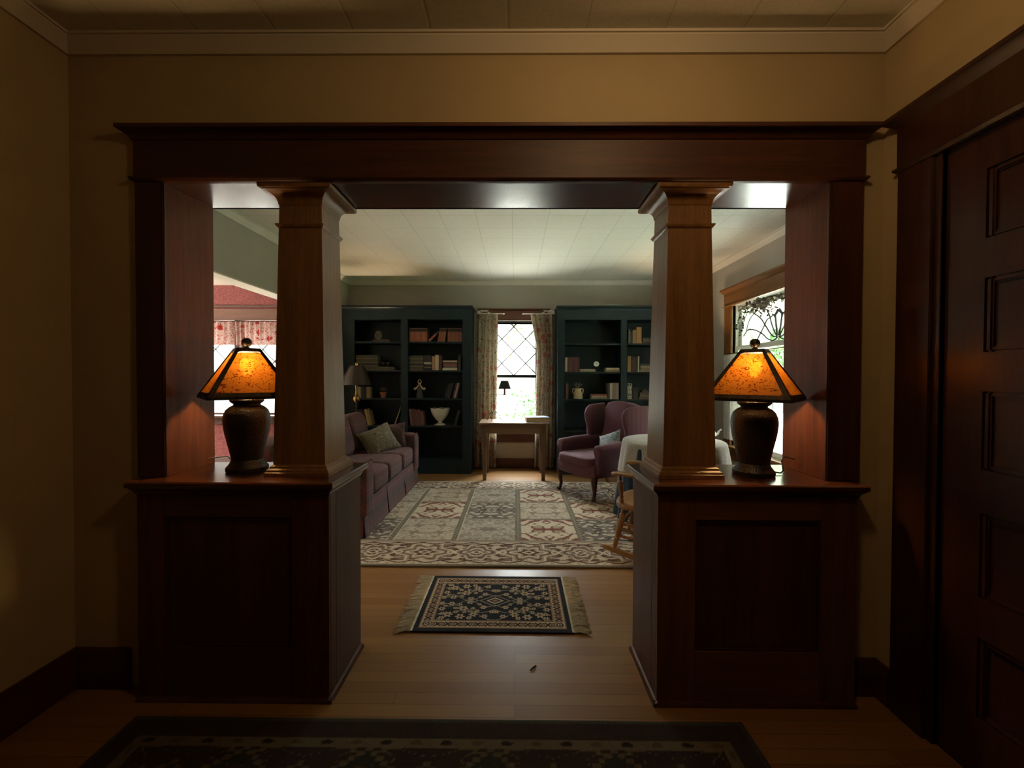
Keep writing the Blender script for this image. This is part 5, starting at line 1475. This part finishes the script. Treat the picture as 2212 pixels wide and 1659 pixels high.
# ================================================================== DESK AND ITS THINGS
DKX0, DKX1, DKY0, DKY1, DKZ = at(1034, 912, 5.34).x, at(1187, 912, 5.34).x, 5.33, 5.86, .722
t = thing('desk', 'small oak writing desk standing before the narrow window', 'desk', ((DKX0 + DKX1) / 2, 5.6, .0))
part(MB().box(DKX0, DKX1, DKY0, DKY1, DKZ - .022, DKZ, .004), 'desktop', M['desk_x'], t)
lx0, lx1 = DKX0 + .045, DKX1 - .045
part(MB().box(lx0, lx1, DKY0 + .035, DKY0 + .055, DKZ - .135, DKZ - .0225).box(lx0, lx1, DKY1 - .055, DKY1 - .035, DKZ - .135, DKZ - .0225).box(lx0, lx0 + .02, DKY0 + .056, DKY1 - .056, DKZ - .135, DKZ - .0225).box(lx1 - .02, lx1, DKY0 + .056, DKY1 - .056, DKZ - .135, DKZ - .0225), 'apron', M['desk_x'], t)
for x in (lx0 + .028, lx1 - .028):
    for y in (DKY0 + .052, DKY1 - .052):
        zb = .0006
        m = MB().loft([[(x - b, y - b, z), (x + b, y - b, z), (x + b, y + b, z), (x - b, y + b, z)] for b, z in ((.021, zb), (.024, .10), (.031, DKZ - .14), (.031, DKZ - .0226))])
        part(m, 'leg', M['desk_z'], t)
bk_ = at(1160, 905, 5.55)
t = thing('album', 'thick closed album with pale blue cover on the right side of desk', 'book', (bk_.x, 5.55, DKZ + .0006), radians(4))
MB().box(-.15, .15, -.11, .11, 0, .005, .002).box(-.15, .15, -.11, .11, .0545, .060, .002).box(-.15, .15, .105, .11, .0052, .0543).build('cover', plain('pale_blue_cover', (.20, .30, .50), .35, .5), t)
MB().box(-.146, .146, -.106, .104, .0055, .0541).build('pages', plain('tan_page_block', (.46, .31, .15), .7), t)
pp = MB().box(-.10, .085, -.085, .09, 0, .0012).build('paper', plain('white_leaflet', (.66, .68, .72), .5))
pp.location = (bk_.x + .02, 5.555, DKZ + .0612); pp.rotation_euler = (0, 0, radians(8)); tag(pp, 'white leaflet lying on the pale blue album cover', 'paper')
lb = at(1066, 905, 5.62)
t = thing('desk_lamp', 'wrought iron desk lamp with small black shade against the window', 'lamp', (lb.x, 5.62, DKZ + .0006))
fm = MB()
for a in (.35, .35 + 2.09, .35 + 4.19):
    fm.tube([(0, 0, .105), (.035 * cos(a), .035 * sin(a), .112), (.07 * cos(a), .07 * sin(a), .085), (.088 * cos(a), .088 * sin(a), .04), (.10 * cos(a), .10 * sin(a), .012), (.118 * cos(a), .118 * sin(a), .0055)], .0045, 8)
fm.build('base', M['black_iron'], t)
ztop = at(1066, 814, 5.62).z - DKZ
MB().tube([(0, 0, .10), (0, 0, ztop)], .0042, 8).lathe([(0, ztop), (.008, ztop + .004), (.006, ztop + .014), (0, ztop + .018)], 10).build('pole', M['black_iron'], t)
za = at(1080, 853, 5.62).z - DKZ; xa = at(1090, 850, 5.62).x - lb.x
MB().tube([(-.05, 0, za + .01), (-.03, 0, za), (xa, 0, za)], .0038, 8).lathe([(0, za), (.022, za), (.024, za + .006), (.010, za + .008), (0, za + .008)], 16, c=(xa, 0, 0)).build('arm', M['black_iron'], t)
z1 = at(1090, 840, 5.62).z - DKZ; z2 = at(1090, 823, 5.62).z - DKZ
MB().lathe([(0, za + .0085), (.0115, za + .0085), (.0115, z1 + .02), (0, z1 + .021)], 14, c=(xa, 0, 0)).build('candle_sleeve', M['candle'], t)
MB().lathe([(.082, z1), (.047, z2), (.045, z2), (.080, z1)], 28, c=(xa, 0, 0)).lathe([(0, z2 - .006), (.046, z2 - .006), (.046, z2 - .003), (0, z2 - .003)], 20, c=(xa, 0, 0)).build('lamp_shade', M['shade_black'], t)
MB().lathe([(.048, z2 + .0005), (.050, z2 + .004), (.046, z2 + .004), (.046, z2 + .0005)], 28, c=(xa, 0, 0)).tube([(xa, 0, z1 + .0215), (xa, 0, z2 - .0065)], .003, 6).build('shade_trim', M['brass'], t)

# ================================================================== CURTAINS
def hanging(x_top, x_bot, zt, zb, n, amp, y, seed, bulge=None, th=.002, rows=26):
    """pleated cloth: x_top/x_bot = (left, right) at top and bottom"""
    rr = random.Random(seed); ph = [rr.uniform(0, 6.28) for _ in range(5)]
    cols = n * 12; m = MB(); vs = []
    for lay in (0, th):
        for i in range(rows + 1):
            u = i / rows; z = zt + (zb - zt) * u
            a, b = x_top[0] + (x_bot[0] - x_top[0]) * u, x_top[1] + (x_bot[1] - x_top[1]) * u
            if bulge: a, b = bulge(u, a, b)
            for j in range(cols + 1):
                v = j / cols
                d = amp * (sin(2 * pi * n * v + ph[0] + .5 * sin(2 * u + ph[1])) + .35 * sin(2 * pi * (n * .5) * v + ph[2] + 1.2 * u)) * (.75 + .25 * u)
                x = a + (b - a) * (v + .010 * sin(2 * pi * n * v * .5 + ph[3]))
                vs.append((x, y + d - lay, z))
    w_ = cols + 1; N = (rows + 1) * w_; fs = []
    for i in range(rows):
        for j in range(cols):
            q = i * w_ + j
            fs.append((q, q + 1, q + 1 + w_, q + w_)); fs.append((N + q, N + q + w_, N + q + 1 + w_, N + q + 1))
    for i in range(rows):
        for j in (0, cols):
            q = i * w_ + j; fs.append((q, q + w_, N + q + w_, N + q))
    for j in range(cols):
        for i in (0, rows):
            q = i * w_ + j; fs.append((q, N + q, N + q + 1, q + 1))
    return m.add(vs, fs, True)
YC = 5.985
def X(px): return at(px, 800, YC).x
zt_ = at(1115, 679, YC).z
def bl(u, a, b): return a, b + .045 * sin(min(u / .28, 1) * pi) * -.2 
o = hanging((X(1030), X(1075)), (X(1025), X(1072)), zt_, .035, 5, .022, YC, 3).build('curtain', M['chintz'], None, 80)
tag(o, 'floral curtain at the narrow window beside the sofa-side bookcase', 'curtain', 'floral curtains')
def br(u, a, b):
    return a + (.085 * min(u / .22, 1) - .05 * max(0, u - .30)), b
o = hanging((X(1145), X(1198)), (X(1147), X(1197)), zt_, .035, 5, .022, YC, 12, br).build('curtain', M['chintz'], None, 80)
tag(o, 'floral curtain at the narrow window beside the wing chair bookcase', 'curtain', 'floral curtains')
for s, a, b, who in ((-1, 1033, 1086, 'sofa-side'), (1, 1196, 1132, 'chair-side')):
    t = thing('curtain_rod', f'pale swing-arm curtain rod over the {who} floral curtain', 'curtain rod', (at(a, 676, 6.06).x, 6.06, zt_ + .009), 0, 'swing-arm curtain rods')
    xa_, xb_ = 0, at(b, 676, YC).x - at(a, 676, 6.06).x
    MB().tube([(0, YC - 6.06, .0), (xb_, YC - 6.06, .0)], .006, 10).lathe([(0, -.018), (.007, -.012), (.013, 0), (.007, .012), (0, .018)], 12, M=Matrix.Translation((xb_ + (.012 if xb_ > 0 else -.012), YC - 6.06, 0)) @ Matrix.Rotation(pi / 2, 4, 'Y')).build('rod', M['white_metal'], t)
    d_ = 1 if xb_ > 0 else -1
    MB().box(-.016, .016, .014, .0165, -.05, .055, .001).tube([(0, .014, .03), (0, YC - 6.06, .03), (0, YC - 6.06, .0)], .006, 8).tube([(0, YC - 6.06, .030), (d_ * .06, YC - 6.06, .045), (d_ * .12, YC - 6.06, .030), (d_ * .17, YC - 6.06, .008)], .0055, 8).tube([(0, YC - 6.06, .012), (d_ * .05, YC - 6.06, .022), (d_ * .10, YC - 6.06, .042), (d_ * .15, YC - 6.06, .05)], .0045, 8).build('bracket', M['white_metal'], t)
# dining valances
for a, b, seed, who in ((WDX0 - .05, -3.955, 5, 'far'), (-3.950, WDX1 + .02, 9, 'near')):
    o = hanging((a, b), (a, b), 2.06, 1.735, 9, .018, YB - .06, seed, None, .0015, 8).build('valance', M['valance'], None, 80)
    tag(o, f'red floral gathered valance on the {who} half of the dining window', 'valance', 'red dining valances')
t = tag(MB().tube([(WDX0 - .08, YB - .06, 2.066), (WDX1 + .05, YB - .06, 2.066)], .007, 8).tube([(WDX0 - .07, YB - .06, 2.066), (WDX0 - .07, YB - .0225, 2.066)], .006, 8).tube([(WDX1 + .04, YB - .06, 2.066), (WDX1 + .04, YB - .0225, 2.066)], .006, 8).build('valance_rod', M['black_iron']), 'dark rod carrying the red dining valances', 'curtain rod')
# cafe curtains at the leaded window (turned to run along Y)
for y0, y1, seed, who in ((4.50, 4.955, 4, 'far'), (3.355, 3.81, 6, 'near')):
    o = hanging((y0, y1), (y0, y1), 1.555, .60, 6, .012, 0, seed).build('cafe_curtain', M['cafe'], None, 80)
    o.rotation_euler = (0, 0, pi / 2); o.location = (PX1 - .045, 0, 0)
    tag(o, f'white muslin cafe curtain at the {who} side of the leaded window', 'curtain', 'white cafe curtains')
tag(MB().tube([(PX1 - .045, 3.33, 1.563), (PX1 - .045, 4.98, 1.563)], .006, 8).tube([(PX1 - .045, 4.975, 1.563), (PX1 - .0205, 4.975, 1.563)], .009, 8).tube([(PX1 - .045, 3.335, 1.563), (PX1 - .0205, 3.335, 1.563)], .009, 8).build('cafe_rod', M['brass']), 'thin brass rod carrying the white cafe curtains', 'curtain rod')

# dried swag at the top of the leaded window
def leaf_shape(L_, W_): return [(0, 0), (L_ * .3, W_ * .5), (L_ * .7, W_ * .45), (L_, 0), (L_ * .7, -W_ * .45), (L_ * .3, -W_ * .5)]
rr = random.Random(21)
t = thing('dried_swag', 'dried leaf and flower swag over the leaded window', 'garland', (PX1 - .02, yc, 2.06))
st, l1, l2, l3 = MB(), MB(), MB(), MB()
path = [(4.72, 2.02), (4.55, 2.055), (4.40, 2.05), (4.27, 2.06), (4.155, 2.07), (4.03, 2.06), (3.9, 2.05), (3.75, 2.05), (3.6, 2.02)]
st.tube([(PX1 - .016 , y, z) for y, z in path], .006, 8)
def leafat(mb, c_, L_, W_, down=0.0):
    Mx = Matrix.Translation(c_) @ Matrix.Rotation(rr.uniform(0, 6.28), 4, 'Z') @ Matrix.Rotation(rr.uniform(-1.2, 1.2) + down, 4, 'Y') @ Matrix.Rotation(rr.uniform(-1, 1), 4, 'X')
    pts = leaf_shape(L_, W_)
    mb.loft([[Mx @ Vector((x, y, .12 * x)) for x, y in pts], [Mx @ Vector((x, y, .12 * x + .0012)) for x, y in pts]])
for i in range(230):
    y = 4.155 + rr.gauss(0, .20); 
    if abs(y - 4.155) > .5: continue
    k = exp(-((y - 4.155) / .26) ** 2); z = 2.055 - abs(rr.gauss(0, .02 + .055 * k)); x = PX1 - .03 - abs(rr.gauss(0, .012 + .03 * k))
    leafat(rr.choice([l1, l1, l2]), Vector((min(x, PX1 - .045), y, z)), rr.uniform(.03, .055), rr.uniform(.015, .028))
for yb, zb_, n_ in ((4.50, 2.02, 9), (4.46, 2.01, 12), (4.60, 2.0, 8), (3.82, 2.02, 11), (3.72, 2.0, 8)):
    sg = 1 if yb > 4.155 else -1
    pts = [(PX1 - .05 - .002 * q, yb + sg * .012 * q, zb_ - .026 * q) for q in range(n_)]
    l3 = MB().tube(pts, .002, 6)
    for q in pts:
        for _ in range(2): leafat(l3, Vector(q), .030, .022, .6)
    part(l3, 'eucalyptus_sprig', M['euc'], t)
for y, z, s_ in ((4.12, 1.985, 1.0), (4.22, 2.0, .8), (4.05, 2.01, .8)):
    for i in range(14):
        a = 6.28 * i / 14; q = .028 * s_ * (1 if i % 2 else .55)
        Mx = Matrix.Translation((PX1 - .085, y + q * cos(a), z + q * sin(a))) @ Matrix.Rotation(rr.uniform(-.6, .6), 4, 'Z')
        l2.sell((0, 0, 0), (.010, .018 * s_, .018 * s_), 1, 1, 8, 6, M=Mx)
part_ = lambda mb, nm, mt: part(mb, nm, mt, t)
part_(st, 'stem', M['bark']); part_(l1, 'dried_leaves', M['dry']); part_(l2, 'dried_flowers', M['dry_pale'])

# ================================================================== OUTDOORS
GZ = -.55
struct(MB().box(-8, 14, 9.0, 40, GZ - .1, GZ).build('ground', M['grass']), 'pale sunlit yard beyond the narrow window', 'ground')
struct(MB().box(2.9, 16, -6, 8.99, GZ - .1, GZ).build('lawn', M['lawn']), 'dark green lawn beside the porch, added to cut bounce light', 'ground')  # lawn added and kept dark to cut light bounced through the leaded window
def shrub(name, label, cat, x, y, r, h, n, mat, seed, z0=GZ, ls=.10, trunk=None, group=None):
    rr = random.Random(seed)
    t = thing(name, label, cat, (x, y, z0), 0, group)
    lv = MB(); blobs = [(rr.uniform(-.6, .6) * r, rr.uniform(-.6, .6) * r, h * rr.uniform(.35, .85), r * rr.uniform(.4, .7)) for _ in range(9)]
    for i in range(n):
        b = rr.choice(blobs); d = Vector((rr.gauss(0, 1), rr.gauss(0, 1), rr.gauss(0, .9))).normalized() * b[3] * rr.uniform(.6, 1.0)
        c_ = Vector((b[0], b[1], b[2])) + d
        c_.z = max(.05, c_.z)
        L_ = ls * rr.uniform(.7, 1.4)
        Mx = Matrix.Translation(c_) @ Matrix.Rotation(rr.uniform(0, 6.28), 4, 'Z') @ Matrix.Rotation(rr.uniform(-1.2, 1.2), 4, 'Y') @ Matrix.Rotation(rr.uniform(-1.2, 1.2), 4, 'X')
        lv.add([Mx @ Vector(p) for p in ((0, 0, 0), (L_ * .5, L_ * .25, .1 * L_), (L_, 0, 0), (L_ * .5, -L_ * .25, .1 * L_))], [(0, 1, 2, 3)])
    lv.build('foliage', mat, t)
    if trunk: MB().tube(trunk[0], trunk[1], 10).build('trunk', M['bark'], t)
    else: MB().tube([(0, 0, 0), (.02, 0, h * .4), (.1, .05, h * .7)], [.04, .03, .01], 8).build('stem', M['bark'], t)
    return t
shrub('shrub', 'leafy green shrub outside the narrow window, beyond the desk', 'shrub', .62, 10.6, .75, 1.5, 1300, M['leaf'], 5)
shrub('shrub', 'pale low shrub outside the narrow window, behind the desk lamp', 'shrub', -1.1, 12.6, .8, 1.15, 900, M['leaf_pale'], 6)
shrub('tree', 'pale tree with leaning grey trunk seen through diamond leading', 'tree', 1.05, 13.5, 1.9, 7.0, 260, M['leaf_pale'], 8, trunk=([(0, 0, 0), (-.41, 0, 1.9), (-.89, 0, 3.35), (-1.3, 0, 4.8), (-1.5, 0, 6)], [.20, .17, .14, .12, .05]), ls=.16)
shrub('tree', 'green tree outside the leaded window, filling its lotus panes', 'tree', 9.2, 15.5, 2.2, 5.5, 2400, M['leaf'], 9, ls=.2)
shrub('shrub', 'sunlit shrub beyond the porch post outside the leaded window', 'shrub', 5.4, 11.2, .9, 2.6, 1200, M['leaf_pale'], 10, ls=.12)
# porch along the right side
t = thing('porch', 'pale side porch with square posts outside the leaded window', 'porch', (3.6, 4.5, GZ), 0, None, 'structure')
part(MB().box(2.77, 4.6, .8, 8.0, -.14, -.06), 'deck', M['porch'], t)
part(MB().box(2.77, 4.8, .8, 8.2, 2.42, 2.5), 'ceiling_board', M['porch'], t)
part(MB().box(4.4, 4.56, .8, 8.1, 2.16, 2.4195), 'beam', M['porch'], t)
for y in (5.62, 7.9, 2.4):
    part(MB().box(4.39, 4.57, y - .09, y + .09, -.0595, 2.1595).box(4.36, 4.60, y - .12, y + .12, -.0595, .06).box(4.36, 4.60, y - .12, y + .12, 2.08, 2.1595), 'post', M['porch'], t)
